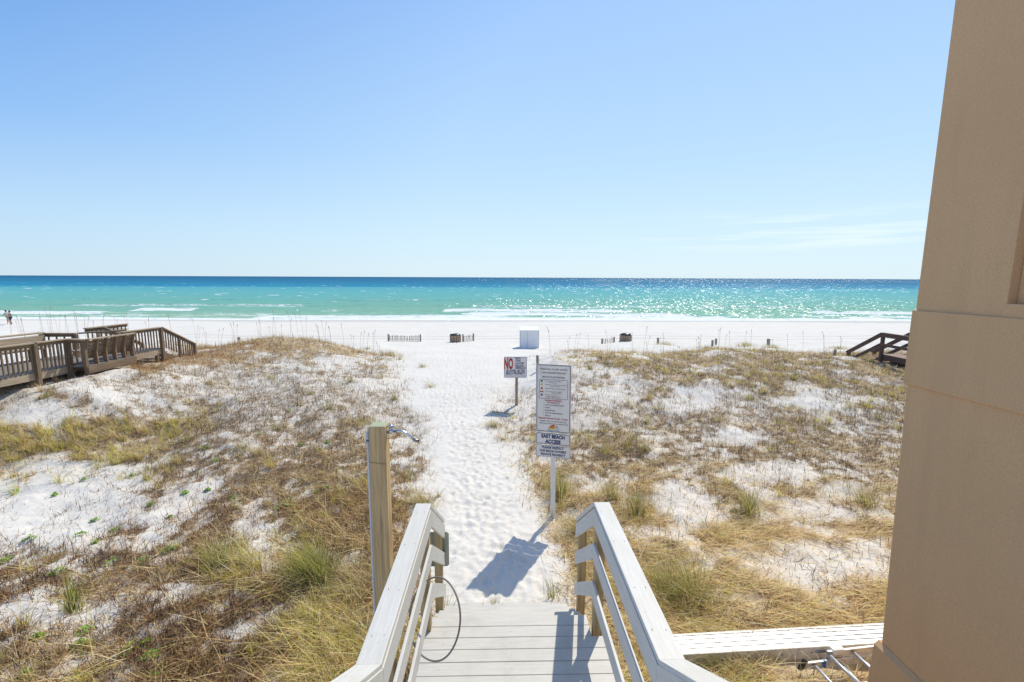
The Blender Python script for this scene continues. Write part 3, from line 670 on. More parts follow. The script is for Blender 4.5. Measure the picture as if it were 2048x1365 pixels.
# ================================================================= LANDING, STAIRS, RAILS
def build_walkway():
    root = empty('boardwalk_stairs', (0, 4.0, 1.0)); inv = V((0, 4.0, 1.0))
    tag(root, 'pale grey painted deck landing with stairs and handrails leading down to the sand', 'stairs')
    def part(mb, name, mat, parent=root, bevel=0):
        mb.v = [tuple(V(v)-inv) for v in mb.v]; return mb.build(name, mat, parent, bevel)
    YE = 4.248
    ys = [YE-.142*k for k in range(14)]
    for k, y1 in enumerate(ys[:-1]):
        dz = random.uniform(-.0012, .0012); x0, x1 = -.735, .885
        if y1 < 4.0: x0, x1 = -.80, 1.0
        part(MB().box(x0, x1, y1-.137, y1, .972+dz, 1.0+dz), 'deck_board', M['deck'], bevel=.004)
    part(MB().box(-.70, .84, 2.4, YE-.04, .80, .970, 'y'), 'joist_frame', M['post'])
    for k in range(1, 6):
        z = 1.0-.187*k; y0 = YE+.277*(k-1)
        part(MB().box(-.72, .865, y0-.02, y0+.137, z-.028, z).box(-.72, .865, y0+.142, y0+.277+.006, z-.028, z), 'tread', M['deck'], bevel=.004)
        part(MB().box(-.70, .845, y0-.018, y0-.002, z-.0+.003, z+.158), 'riser', M['deck'])
    for x in (-.70, .845):
        part(MB().sheet([(x-.02, YE-.05, .80), (x-.02, YE+.02, .965), (x-.02, YE+1.40, .03), (x-.02, YE+1.40, -.25), (x-.02, YE+1.2, -.2)], (.04, 0, 0)), 'stringer', M['post'])
    # stairs going up to the house deck, behind the viewer
    for k in range(1, 9):
        z = 1.0+.187*k; y0 = 2.42-.277*(k-1)
        part(MB().box(-.72, .95, y0-.277, y0+.02, z-.028, z), 'upper_tread', M['deck'], bevel=.004)
    part(MB().box(-1.6, 1.9, -3.0, 2.42-.277*8+.0, 2.66, 2.70), 'upper_deck', M['deck'])
    for (sx, xi, px0, px1, cx0, cx1) in ((-1, -.682, -.775, -.686, -.812, -.668), (1, .893, .918, 1.007, .898, 1.050)):
        # posts
        def post(y0, z0, z1, lab=None):
            mb = MB().box(px0, px1, y0, y0+.089, z0, z1, 'z'); return part(mb, 'post', M['post'], bevel=.004)
        post(4.05, -.25, 2.262); post(4.93, -.25, 1.60)
        post(2.36, -.2, 2.262)
        # board positions on the inner side of the posts
        b0, b1 = (xi-.024, xi) if sx < 0 else (xi, xi+.024)
        if sx < 0: b0, b1 = px1+.001, px1+.025
        else: b0, b1 = px0-.025, px0-.001
        xm = (b0+b1)/2; sl = -.735
        def board(z_mid, hgt, name):
            hz = hgt/2; yc = 4.075; yb = 5.05; y2 = 2.30; yt = .4
            P = [(b0, y2, z_mid-hz), (b0, yc, z_mid-hz), (b0, yc, z_mid+hz), (b0, y2, z_mid+hz)]
            part(MB().sheet(P, (b1-b0, 0, 0)), name, M['rail'], bevel=.003)
            P = [(b0, yc+.001, z_mid-hz), (b0, yb, z_mid-hz+sl*(yb-yc)), (b0, yb, z_mid+hz+sl*(yb-yc)), (b0, yc+.001, z_mid+hz)]
            part(MB().sheet(P, (b1-b0, 0, 0)), name, M['rail'], bevel=.003)
            P = [(b0, yt, z_mid-hz-sl*(y2-yt)*.93), (b0, y2-.001, z_mid-hz), (b0, y2-.001, z_mid+hz), (b0, yt, z_mid+hz-sl*(y2-yt)*.93)]
            part(MB().sheet(P, (b1-b0, 0, 0)), name, M['rail'], bevel=.003)
        board(2.175, .178, 'rail_fascia'); board(1.822, .165, 'rail_board'); board(1.42, .165, 'rail_board')
        # caps
        zc = 2.268; h = .036; hy0, hy1 = 2.285, 4.105
        part(MB().sheet([(cx0, hy0, zc), (cx0, hy1, zc), (cx0, hy1+.012, zc+h), (cx0, hy0-.012*0, zc+h)], (cx1-cx0, 0, 0)), 'rail_cap', M['rail'], bevel=.004)
        yb = 5.07
        c0, c1 = (cx0+.03, cx1) if sx < 0 else (cx0, cx1-.03)
        part(MB().sheet([(cx0, hy1+.002, zc), (cx0, yb, zc+sl*(yb-hy1)), (cx0, yb+.02, zc+h+sl*(yb-hy1)), (cx0, hy1+.014, zc+h)], (cx1-cx0, 0, 0)), 'rail_cap', M['rail'], bevel=.004)
        sl2 = -.68; yt = .35
        part(MB().sheet([(cx0, yt, zc+sl2*(yt-hy0)), (cx0, hy0-.002, zc), (cx0, hy0-.002, zc+h+.004), (cx0, yt, zc+h+.004+sl2*(yt-hy0))], (cx1-cx0, 0, 0)), 'rail_cap', M['rail'], bevel=.004)
        # nail heads on the cap
        mb = MB()
        for yy in (2.5, 2.9, 3.45, 3.95):
            for xx in (cx0+.035, cx1-.035):
                mb.tube([(xx+random.uniform(-.006, .006), yy+random.uniform(-.03, .03), zc+h-.001)]*1+[(xx, yy, zc+h+.0008)], 0.0022, 6)
        part(mb, 'screw_heads', M['stub'])
    mb = MB()
    for k in range(1, 9):
        yy = YE-.142*k+.07
        for xx in (-.55, .1, .72): mb.tube([(xx, yy, .999), (xx, yy, 1.0022)], 0.0028, 6)
    part(mb, 'screw_heads', M['stub'])
    # the metal plate on the lower left post (seen from its back)
    z0 = 1.03; pl = []
    def rr(w, h, r, n=5):
        out = []
        for (cx, cz, a0) in ((w/2-r, h/2-r, 0), (-w/2+r, h/2-r, 90), (-w/2+r, -h/2+r, 180), (w/2-r, -h/2+r, 270)):
            for k in range(n+1): a = R(a0+90*k/n); out.append((cx+r*math.cos(a), cz+r*math.sin(a)))
        return out
    pts = [(x-.735, 5.026, z+1.25) for x, z in rr(.24, .44, .035)]
    o = MB().sheet(pts, (0, .003, 0)).build('small_sign', M['signback']); tag(o, 'grey green metal sign seen from its back, on the lower left stair post', 'sign')
    # hose loop
    C = V(atY(868, 1236, 3.52)); vd = (C-V(CAMP)).normalized()
    right = vd.cross(V((0, 0, 1))).normalized(); upv = right.cross(vd)
    ax1 = (upv).normalized(); ax2 = (right*math.cos(R(46))-vd*math.sin(R(46))).normalized(); Rr = .305
    pts = [C+ax1*Rr*math.cos(a)*(1+.02*math.sin(3*a))+ax2*Rr*math.sin(a) for a in np.linspace(-.45, 2*math.pi-.52, 60)]
    mb = MB(); mb.tube(pts, .0078, 8)
    o = mb.build('hose_loop', M['hose']); tag(o, 'grey brown hose bent into a ring hanging on the left handrail above the deck', 'hose')
build_walkway_done = False

def build_shower():
    x0, y0 = -1.125, 3.75
    root = empty('outdoor_shower', (x0+.07, y0+.07, 0)); inv = V((x0+.07, y0+.07, 0))
    tag(root, 'pine post with a chrome shower spout and white water pipe outside the left handrail', 'shower')
    def part(mb, name, mat, bevel=0, parent=root):
        mb.v = [tuple(V(v)-inv) for v in mb.v]; return mb.build(name, mat, parent, bevel)
    part(MB().box(x0, x0+.14, y0, y0+.14, -.4, 3.186, 'z'), 'post', M['post_big'], .005)
    part(MB().box(x0+.004, x0+.136, y0+.004, y0+.136, 3.180, 3.1885), 'post_top', M['endgrain'], .002)
    pts = [(x0-.022, y0+.05, z) for z in np.linspace(-.2, 3.12, 12)]
    part(MB().tube(pts, .0135, 10), 'water_pipe', M['pvc'])
    part(MB().tube([(x0-.022, y0+.05, 3.115), (x0-.02, y0+.055, 3.15), (x0+.03, y0+.08, 3.165)], .012, 8), 'pipe_elbow', M['pvc'])
    part(MB().tube([(x0-.022, y0+.05, 3.045), (x0-.022, y0+.05, 3.06)], .017, 10), 'pipe_clip', M['blue'])
    part(MB().tube([(x0-.022, y0+.05, 1.72), (x0-.022, y0+.05, 1.76)], .018, 10), 'pipe_coupling', M['pvc'])
    yy = y0+.07
    body = [V(p) for p in ((-.99, yy, 3.118), (-.955, yy, 3.124), (-.92, yy, 3.128))]
    part(MB().tube(body, [.017, .021, .017], 12), 'valve', M['chrome'])
    part(MB().tube([(-.992, yy, 3.117), (-.982, yy, 3.118)], .03, 12), 'flange', M['chrome'])
    part(MB().tube([(-.955, yy, 3.13), (-.955, yy, 3.165)], .01, 8).tube([(-.985, yy-.01, 3.168), (-.955, yy, 3.175), (-.92, yy+.01, 3.163)], [.007, .012, .007], 8), 'valve_handle', M['chrome'])
    arm = [(-.92, yy, 3.128), (-.87, yy, 3.124), (-.84, yy, 3.116), (-.81, yy, 3.098), (-.785, yy, 3.075), (-.76, yy, 3.052)]
    part(MB().tube(arm, .0125, 12), 'spout', M['chrome'])
    part(MB().tube([(-.762, yy, 3.054), (-.745, yy, 3.042), (-.708, yy, 3.036)], [.011, .015, .019], 12), 'shower_head', M['brushed'])
    part(MB().tube([(-.985, yy-.01, 3.06), (-.94, yy, 3.07), (-.87, yy, 3.105)], .004, 6), 'orange_strap', M['orange'])
    part(MB().tube([(-.755, yy, 3.048), (-.80, yy-.02, 2.99), (-.86, yy-.05, 2.94), (-.93, yy-.07, 2.915)], .0018, 5), 'loose_cord', M['stub'])
    z = 2.86
    ring = [(x0-.003, y0-.003, z+.012), (x0+.143, y0-.003, z-.006), (x0+.143, y0+.143, z), (x0-.003, y0+.143, z+.01), (x0-.003, y0-.003, z+.012)]
    part(MB().tube(ring, .0028, 6), 'cord', M['strap'])

# ---------------------------------------------------------------- signs
FT = {}
def text(lines, parent, inv_z, mat, name='lettering', ydepth=-.0035):
    """lines = (string, x centre or left, z baseline, height, align, xscale, shear, bold)"""
    bm = bmesh.new()
    for (s, x, z, h, al, xs, sh, bo) in lines:
        cu = bpy.data.curves.new('t', 'FONT'); cu.body = s; cu.size = h/.70; cu.align_x = al; cu.shear = sh; cu.offset = bo*h; cu.resolution_u = 2; cu.extrude = .0006
        o = bpy.data.objects.new('t', cu); COL.objects.link(o)
        bpy.context.view_layer.update()
        me = bpy.data.meshes.new_from_object(o.evaluated_get(bpy.context.evaluated_depsgraph_get()))
        b2 = bmesh.new(); b2.from_mesh(me)
        if xs < 0:
            xx_ = [v.co.x for v in b2.verts]; xs = -xs/(max(xx_)-min(xx_))
        for v in b2.verts: a, b, c = v.co; v.co = (x+a*xs, ydepth-c, z+b)
        b2.to_mesh(me); b2.free(); bm.from_mesh(me)
        bpy.data.objects.remove(o); bpy.data.curves.remove(cu); bpy.data.meshes.remove(me)
    me = bpy.data.meshes.new(name); bm.to_mesh(me); bm.free(); me.materials.append(mat)
    return link(name, me, parent)
def rrect(w, h, r, cx=0, cz=0, n=5):
    out = []
    for (ax, az, a0) in ((w/2-r, h/2-r, 0), (-w/2+r, h/2-r, 90), (-w/2+r, -h/2+r, 180), (w/2-r, -h/2+r, 270)):
        for k in range(n+1): a = R(a0+90*k/n); out.append((cx+ax+r*math.cos(a), cz+az+r*math.sin(a)))
    return out
def panel(root, w, z0, z1, inset, lw, name='panel', x=0):
    h = z1-z0; cz = (z0+z1)/2
    p = MB().sheet([(a+x, 0, b) for a, b in rrect(w, h, .03, 0, cz)], (0, .003, 0)).build(name, M['sign'], root)
    ring(p, w-2*inset, h-2*inset, lw, x, cz); return p
def ring(parent, w, h, lw, x, cz, mat='navy', name='border'):
    a = rrect(w, h, .024, x, cz); b = rrect(w-2*lw, h-2*lw, max(.006, .024-lw), x, cz); mb = MB(); n = len(a)
    for (u, v) in a: mb.v.append((u, -.0025, v))
    for (u, v) in b: mb.v.append((u, -.0025, v))
    for k in range(n): k2 = (k+1) % n; mb.face([k, k2, n+k2, n+k])
    mb.build(name, M[mat], parent)
def flat(parent, name, mat, polys, y=-.003):
    mb = MB()
    for p in polys: mb.sheet([(a, y, b) for a, b in p], (0, .0012, 0))
    return mb.build(name, mat, parent)
def build_signs():
    bx, by, _ = atZ(1105, 1033, 0); g = tz(bx, by)
    root = empty('beach_sign', (bx, by, 0), R(-17.6)); tag(root, 'tall white beach flag information sign with two access plates on a white post', 'sign')
    root.rotation_euler = (0, R(-.6), R(-17.6))
    MB().box(-.042, .042, .006, .046, g-.4, 2.7, 'z').build('post', M['boxwhite'], root, .003)
    p = panel(root, .645, 1.635, 2.905, .012, .011, 'main_panel')
    MB().tube([(0, -.004, 2.885), (0, .0, 2.885)], .006, 6).tube([(0, -.004, 1.655), (0, 0, 1.655)], .006, 6).build('bolts', M['stub'], p)
    text([('Welcome...to the world\'s', 0, 2.80, .036, 'CENTER', -0.5, .35, .004), ('most beautiful beaches!', 0, 2.735, .036, 'CENTER', -0.46, .35, .004)], p, 0, M['grey_ink'])
    text([('BEACH FLAG SYSTEM', 0, 2.655, .03, 'CENTER', -0.4, 0, .015), ('Chair & Umbrella Rentals', -.15, 2.14, .024, 'LEFT', -0.34, 0, .01), ('Kayaks', -.15, 2.09, .024, 'LEFT', -0.09, 0, .01),
          ('Boogie Boards', -.15, 2.04, .024, 'LEFT', -0.18, 0, .01), ('Stand Up Paddle Boards', -.15, 1.99, .024, 'LEFT', -0.32, 0, .01), ('Bikes', -.15, 1.94, .024, 'LEFT', -0.1, 0, .01)], p, 0, M['grey_ink'])
    flat(p, 'bullets', M['grey_ink'], [rrect(.012, .012, .005, -.175, z+.01, 2) for z in (2.14, 2.09, 2.04, 1.99, 1.94)])
    ring(p, .53, .36, .006, 0, 2.445)
    text([('Low Hazard, Calm Conditions', -.15, 2.585, .015, 'LEFT', -0.3, 0, 0), ('Exercise Caution', 0, 2.56, .014, 'CENTER', .9, 0, 0), ('Medium Hazard, Moderate Surf and Currents', -.15, 2.52, .015, 'LEFT', -0.41, 0, 0), ('Light Surf or Currents', .03, 2.49, .014, 'CENTER', .9, 0, 0),
          ('High Hazard, High Surf, Strong Currents', -.15, 2.45, .015, 'LEFT', -0.36, 0, 0), ('Water Closed to Public', -.15, 2.395, .015, 'LEFT', -0.3, 0, 0), ('Swimming is Prohibited', .05, 2.37, .014, 'CENTER', .9, 0, 0), ('Dangerous Marine Life', -.15, 2.335, .015, 'LEFT', -0.23, 0, 0)], p, 0, M['grey_ink'])
    text([('Absence of Flags Does Not', 0, 2.305, .014, 'CENTER', -0.3, .2, 0), ('Assure Safe Waters', 0, 2.283, .014, 'CENTER', -0.24, .2, 0), ('See Beach Attendant', 0, 2.225, .028, 'CENTER', -0.31, 0, .03), ('At Thatched Hut', 0, 2.185, .026, 'CENTER', -0.23, 0, .03), ('Rental Hours: 9 am - 5 pm', 0, 1.885, .03, 'CENTER', -0.54, 0, .04)], p, 0, M['red'])
    text([('Please leave only footprints', 0, 1.835, .026, 'CENTER', -0.49, .35, 0), ('Thank you and have a wonderful stay', 0, 1.79, .026, 'CENTER', -0.54, .35, 0), ], p, 0, M['grey_ink'])
    fl = [(-.215, 2.59, 'green_ink'), (-.215, 2.525, 'yellow_ink'), (-.215, 2.455, 'red'), (-.215, 2.335, 'purple_ink')]
    for x, z, m in fl: flat(p, 'flag_square', M[m], [rrect(.036, .032, .002, x, z, 1)])
    flat(p, 'flag_square', M['red'], [rrect(.026, .026, .002, -.232, 2.395, 1), rrect(.026, .026, .002, -.198, 2.395, 1)])
    pts = [(.03, 1.70)]+[(.03-.115*math.cos(a)*1.0, 1.70+.085*math.sin(a)) for a in np.linspace(0, math.pi/2, 10)]
    flat(p, 'sun_emblem', M['sunlogo'], [pts[::-1]])
    xs_ = np.linspace(-.11, .13, 16)
    flat(p, 'wave_emblem', M['wave_ink'], [[(x, 1.682+.006*math.sin(x*45)) for x in xs_]+[(x, 1.672+.006*math.sin(x*45+.6)) for x in xs_[::-1]]])
    text([('East', .045, 1.755, .016, 'LEFT', 1, 0, 0), ('Beach', .045, 1.73, .016, 'LEFT', 1, 0, 0), ('Access', .045, 1.705, .016, 'LEFT', 1, 0, 0)], p, 0, M['grey_ink'])
    q = panel(root, .645, 1.398, 1.622, .010, .009, 'access_panel')
    text([('EAST BEACH', 0, 1.525, .066, 'CENTER', -0.435, 0, .07), ('ACCESS', 0, 1.428, .066, 'CENTER', -0.29, 0, .07)], q, 0, M['navy'])
    q = panel(root, .645, 1.155, 1.388, .008, .004, 'respect_panel')
    text([('PLEASE RESPECT', 0, 1.322, .043, 'CENTER', -0.405, 0, .045), ('OUR BEACH OWNERS\'', 0, 1.255, .043, 'CENTER', -0.5, 0, .045), ('PRIVATE PROPERTY', 0, 1.188, .043, 'CENTER', -0.46, 0, .045)], q, 0, M['navy'])
    # NO sign
    bx, by = .549, 15.5; g = tz(bx, by); P0 = atZ(1033, 811, g); bx, by = P0[0], P0[1]
    T = lambda px, py: atY(px, py, by)
    l, r_, t, b = T(1008, 714), T(1054, 714), T(1030, 714), T(1030, 756); w = r_[0]-l[0]; cx = (l[0]+r_[0])/2-bx; z1, z0 = t[2], b[2]; h = z1-z0; k = w/.78
    root = empty('warning_sign', (bx, by, 0)); tag(root, 'square white sign with a big red NO on a wooden stake beside the path', 'sign')
    MB().box(-.045, .045, .006, .076, g-.4, z0+.3, 'z').build('post', M['stake'], root, .004)
    p = panel(root, w, z0, z1, .012*k, .010, 'sign_panel', cx)
    s = k
    text([('NO', cx-.235*s, z0+.43*h, .50*h, 'CENTER', -.305*s, 0, .06)], p, 0, M['red'])
    text([(w_, cx-.015*s, z0+zz*h, .062*s, 'LEFT', -xx*s, 0, .035) for w_, zz, xx in (('TENTS', .87, .19), ('TARPS', .76, .19), ('CANOPIES', .645, .31), ('PERSONAL', .53, .31), ('UMBRELLAS', .43, .36))]
         + [('ALLOWED ON THE', cx, z0+.28*h, .082*s, 'CENTER', -.63*s, 0, .04), ('BEACH PROPERTY', cx, z0+.155*h, .082*s, 'CENTER', -.65*s, 0, .04), ('VIOLATORS WILL BE ASKED TO LEAVE THE BEACH', cx, z0+.07*h, .026*s, 'CENTER', -.68*s, 0, 0)], p, 0, M['navy'])

# ---------------------------------------------------------------- building on the right
def build_house():
    root = empty('house', (7.7, 1, 0)); inv = V((7.7, 1, 0)); tag(root, 'tan stucco house corner with ledges filling the right edge', 'building')
    def part(mb, name, bevel=.006):
        mb.v = [tuple(V(v)-inv) for v in mb.v]; return mb.build(name, M['stucco'], root, bevel)
    XW, YF = 3.725, 4.0
    # upper wall with a recessed panel whose far edge shows at the frame's right edge
    RY = 3.27; RZ = 4.275; RT = 7.6; RN = .9
    part(MB().box(XW, 9, RY, YF, 4.16, 10.5, 'z'), 'wall')
    part(MB().box(XW, 9, -3, RN, 4.16, 10.5, 'z'), 'wall')
    part(MB().box(XW, 9, RN+.001, RY-.001, RT, 10.5, 'z'), 'wall')
    part(MB().box(XW+.07, 9, RN+.001, RY-.001, 4.16, RT-.001, 'z'), 'recessed_panel')
    part(MB().box(XW-.006, XW+.068, RN-.04, RY+.015, 4.17, RZ, 'y'), 'sill')
    part(MB().box(XW-.025, 9, -3, YF+.012, 3.50, 4.175, 'y'), 'band', .01)
    # lower wall batters outward a little towards its foot
    a0, a1 = XW-.003, XW+.075
    part(MB().sheet([(a1, -3, .86), (9, -3, .86), (9, -3, 3.50), (a0, -3, 3.50)], (0, YF+3-.01, 0)), 'wall')
    part(MB().sheet([(3.70, -3, -.4), (9, -3, -.4), (9, -3, .845), (3.80, -3, .858), (3.758, -3, .815)], (0, YF+3+.03, 0)), 'plinth')

# ---------------------------------------------------------------- ladder and plank
def build_plank():
    A = V((1.88, 4.78, 0)); B = V((5.2, 4.945, 0)); g = .03
    d = (B-A).normalized(); s = V((-d.y, d.x, 0))
    root = empty('scaffold_plank', (1.88, 4.78, g)); tag(root, 'long ribbed aluminium work plank lying in the dry grass below the right handrail', 'plank')
    inv = V((1.88, 4.78, g))
    def part(mb, name, mat, par=root, bev=0): mb.v = [tuple(V(v)-inv) for v in mb.v]; return mb.build(name, mat, par, bev)
    L = (B-A).length; z1 = .15
    for k in range(4):
        o = -.098+.0655*k; part(MB().prism(A+s*o+V((0, 0, z1-.007)), B+s*o+V((0, 0, z1-.007)), .0535, .012), 'deck_strip', M['alu'], bev=.002)
    part(MB().prism(A+V((0, 0, z1-.02)), B+V((0, 0, z1-.02)), .27, .006), 'underlayer', M['brushed'])
    for sg in (-1, 1):
        o = .150*sg
        part(MB().prism(A+s*o+V((0, 0, z1-.068)), B+s*o+V((0, 0, z1-.068)), .006, .15).prism(A+s*(o-.012*sg)+V((0, 0, z1+.004)), B+s*(o-.012*sg)+V((0, 0, z1+.004)), .034, .006), 'side_rail', M['alu_side'], bev=.001)
    mb = MB()
    for q, zz in ((.30, .5), (.34, .5), (.385, .3), (.425, .55), (.535, .62), (.605, .62), (.72, .4), (.8, .62)):
        P = A.lerp(B, q)-s*.1535; mb.tube([P+V((0, 0, .01+zz*.13)), P-s*.006+V((0, 0, .01+zz*.13))], .008, 8)
    part(mb, 'rivets', M['stub'])
    # maker's oval and name on the side rail
    e = A.lerp(B, .57)-s*.156; logo = []
    mb = MB(); n = 24
    for k in range(n):
        a = 2*math.pi*k/n; mb.v.append(tuple(e+d*.085*math.cos(a)+V((0, 0, .098+.02*math.sin(a)))))
    for k in range(n):
        a = 2*math.pi*k/n; mb.v.append(tuple(e+d*.074*math.cos(a)+V((0, 0, .098+.0125*math.sin(a)))))
    for k in range(n): mb.face([k, (k+1) % n, n+(k+1) % n, n+k])
    part(mb, 'oval_emblem', M['blue'])
    o = text([('WERNER', 0, 0, .013, 'CENTER', 1.3, 0, .03)], root, 0, M['navy']); o.location = e-inv+V((0, 0, .092)); o.rotation_euler = (0, 0, math.atan2(d.y, d.x))
    # ladder
    A = V((3.42, 4.50, 0)); d = V((1, .11, 0)).normalized(); s = V((-d.y, d.x, 0))
    inv = V((3.42, 4.50, .02)); root = empty('extension_ladder', inv); tag(root, 'aluminium extension ladder lying on the ground between the plank and the tan wall', 'ladder')
    def part(mb, name, mat, par=root, bev=0): mb.v = [tuple(V(v)-inv) for v in mb.v]; return mb.build(name, mat, par, bev)
    for lvl, (off, z, x0) in enumerate(((0, .13, .0), (.03, .215, .30))):
        a = A+d*x0+s*off; b = A+d*2.2+s*off
        for w in (0, -.42):
            p, q = a+s*w, b+s*w
            part(MB().prism(p+V((0, 0, z)), q+V((0, 0, z)), .004, .075).prism(p+s*(-.011)+V((0, 0, z+.037)), q+s*(-.011)+V((0, 0, z+.037)), .026, .004).prism(p+s*(-.011)+V((0, 0, z-.037)), q+s*(-.011)+V((0, 0, z-.037)), .026, .004), 'side_rail', M['alu_side'], bev=.001)
        x = .12 if lvl == 0 else .02
        while a.x+x < 5.3:
            p = a+d*x; part(MB().tube([p+V((0, 0, z)), p+s*(-.42)+V((0, 0, z))], .0165, 10), 'rung', M['alu'])
            x += .305
    for w in (0, -.42):
        p = A+s*(w-.005)
        part(MB().prism(p+V((-.05, 0, .075))-d*.0, p+V((.015, 0, .20)), .05, .035, up=(0, 1, 0)), 'rubber_foot', M['rubber'], bev=.006)
    p = A+d*.245+s*-.008
    part(MB().prism(p+V((0, 0, .13))-d*.012, p+V((0, 0, .13))+d*.012, .04, .088), 'blue_end_cap', M['blue'], bev=.004)
    p = A+d*.44+s*.03
    part(MB().prism(p+V((-.08, 0, .235)), p+V((.07, .01, .235)), .08, .075), 'rung_lock', M['alu_side'], bev=.015)

# ---------------------------------------------------------------- weathered boardwalk on the left
def build_left():
    root = empty('weathered_boardwalk', (-14, 14, 1.3)); inv = V((-14, 14, 1.3))
    tag(root, 'weathered grey brown wooden boardwalk with baluster rails, a bench and steps at the far left', 'boardwalk')
    def part(mb, name, mat, par=root, bev=0):
        mb.v = [tuple(V(v)-inv) for v in mb.v]; return mb.build(name, mat, par, bev)
    zr = lambda y: 2.585-(y-12)*.0165; DZ = 1.62
    deckz = lambda y: zr(y)-.78
    W, G = M['grey_wood'], M['grey_light']
    y0, y1 = 8.6, 17.55
    ys = np.arange(y0, y1, .145)
    mb = MB()
    for y in ys: mb.box(-15.1, -12.98, y, y+.135, deckz(y)-.035, deckz(y))
    part(mb, 'deck_planks', M['grey_deck'])
    part(MB().prism((-13.0, y0, deckz(y0)-.14), (-13.0, y1, deckz(y1)-.14), .05, .20), 'rim_board', G)
    part(MB().prism((-15.1, y0, deckz(y0)-.14), (-15.1, y1, deckz(y1)-.14), .05, .20), 'rim_board', W)
    def railing(a, b, slope_deck=None, nb=None, hb=.75, gap=.15, cap=.14, name='rail'):
        a, b = V(a), V(b); d = b-a
        part(MB().prism(a+V((0, 0, .018)), b+V((0, 0, .018)), cap, .036), 'rail_cap', G, bev=.004)
        part(MB().prism(a-V((0, 0, .05)), b-V((0, 0, .05)), .04, .09), 'top_rail', W)
        n = nb if nb is not None else int(d.length/gap)
        for k in range(n):
            p = a+d*((k+.5)/n); q = V((random.uniform(-.008, .008), random.uniform(-.01, .01), 0))
            part(MB().prism(p-V((0, 0, .05)), p-V((0, 0, hb))+q, .035, .035, up=(1, 0, 0)), 'baluster', W)
    def post(x, y, ztop, zb, w=.10): part(MB().box(x-w/2, x+w/2, y-w/2, y+w/2, zb, ztop, 'z'), 'post', W, bev=.005)
    xr = -12.95
    railing((xr, 9.6, zr(9.6)), (xr, 12.75, zr(12.75)), nb=25)
    railing((xr, 12.82, zr(12.82)), (xr, 13.72, zr(13.72)), nb=8)
    post(xr+.02, 12.78, zr(12.8), .7); post(xr+.02, 9.6, zr(9.6), .7); post(xr, 13.75, zr(14), .8, .12)
    # bay: the rail steps out towards the right and carries the bench
    railing((xr+.02, 13.75, zr(14)), (-12.5, 13.78, zr(14)-.02), nb=3)
    post(-12.5, 13.79, zr(14), .8, .09)
    # bay section to the bench
    xb = -12.45; yb0, yb1 = 13.82, 15.6
    bench = MB().prism((xb+.05, yb0, zr(14)-.0), (xb+.05, yb1, zr(15.6)-.0), .13, .036); bo = part(bench, 'bench', G, bev=.004)
    for k in range(5):
        z = zr(14.5)-.11-.112*k; xo = -.04*k
        part(MB().prism((xb+.0+xo*.9-.04, yb0, z), (xb+xo*.9-.04, yb1, z-.02), .03, .098), 'back_slat', W, par=bo)
    for k in range(6):
        y = yb0+.02+(yb1-yb0-.04)*k/5; zt = zr(y)-.02; zd = deckz(y)-.12
        pts = [(xb+.06, y-.02, zt), (xb-.06, y-.02, zt), (xb-.20, y-.02, zt-.42), (xb-.12, y-.02, zd), (xb-.02, y-.02, zd), (xb-.04, y-.02, zt-.42)]
        part(MB().sheet(pts, (0, .042, 0)), 'bench_bracket', M['grey_red'], par=bo)
    part(MB().prism((xb-.42, yb0, deckz(15)+.42), (xb-.42, yb1, deckz(15)+.42), .38, .04), 'seat', M['grey_deck'], par=bo)
    part(MB().prism((xb+.0, yb0-.05, deckz(15)-.14), (xb+.0, yb1, deckz(15)-.14), .05, .2), 'rim_board', W)
    part(MB().box(-13.0, xb-.03, 13.75, yb1, deckz(15)-.04, deckz(15)-.005), 'bay_deck', M['grey_deck'])
    railing((xr, 15.7, zr(15.7)), (xr, 17.5, zr(17.5)), nb=13)
    post(xr, 15.85, zr(15.8), .8, .11)
    post(xr, 17.52, zr(17.5)+.0, .8, .11)
    # steps down
    railing((xr, 17.55, zr(17.5)), (xr, 19.35, 1.60), nb=14, hb=.72)
    post(xr, 18.45, 2.03, .9, .09); post(xr, 19.33, 1.59, .7, .09)
    railing((-15.1, 17.55, zr(17.5)), (-15.1, 19.35, 1.60), nb=8, hb=.8); post(-15.1, 19.33, 1.59, .6)
    for k in range(6):
        part(MB().box(-15.05, -13.0, 17.55+.3*k, 17.83+.3*k, deckz(17.5)-.17*(k+1)-.035, deckz(17.5)-.17*(k+1)), 'tread', M['grey_deck'])
    for x in (-13.02, -15.08): part(MB().prism((x, 17.5, deckz(17.5)-.2), (x, 19.5, deckz(17.5)-1.28), .045, .24), 'stringer', W)
    # far rail
    xf = -15.1
    part(MB().prism((xf, 9, zr(9)+.05), (xf, 15.2, zr(15.2)+.05), .26, .04), 'wide_cap', G, bev=.004)
    part(MB().prism((xf+.1, 9, zr(9)-.42), (xf+.1, 15.2, zr(15.2)-.42), .03, .12).prism((xf+.1, 9, zr(9)-.14), (xf+.1, 15.2, zr(15.2)-.14), .03, .24), 'back_board', G)
    part(MB().prism((xf+.35, 9.5, deckz(11)+.42), (xf+.35, 15.0, deckz(15)+.42), .4, .04), 'long_seat', G)
    for y in (10, 12, 13.4, 15.2): post(xf, y, zr(y), .7)
    for y in (9.8, 11.2, 12.6, 14.4): part(MB().box(xf+.30, xf+.38, y, y+.05, deckz(y), deckz(y)+.4, 'z'), 'seat_leg', W)
    railing((xf, 15.3, zr(15.3)), (-14.1, 15.32, zr(15.3)), nb=4); post(-14.1, 15.3, zr(15.3), 1.0)
    railing((-15.3, 17.0, zr(17)+.0), (-15.3, 18.9, zr(18)+.0), nb=10)
    part(MB().prism((-15.0, 16.4, zr(16)-.1), (-14.2, 17.4, zr(17)-.1), .2, .04), 'small_shelf', W)
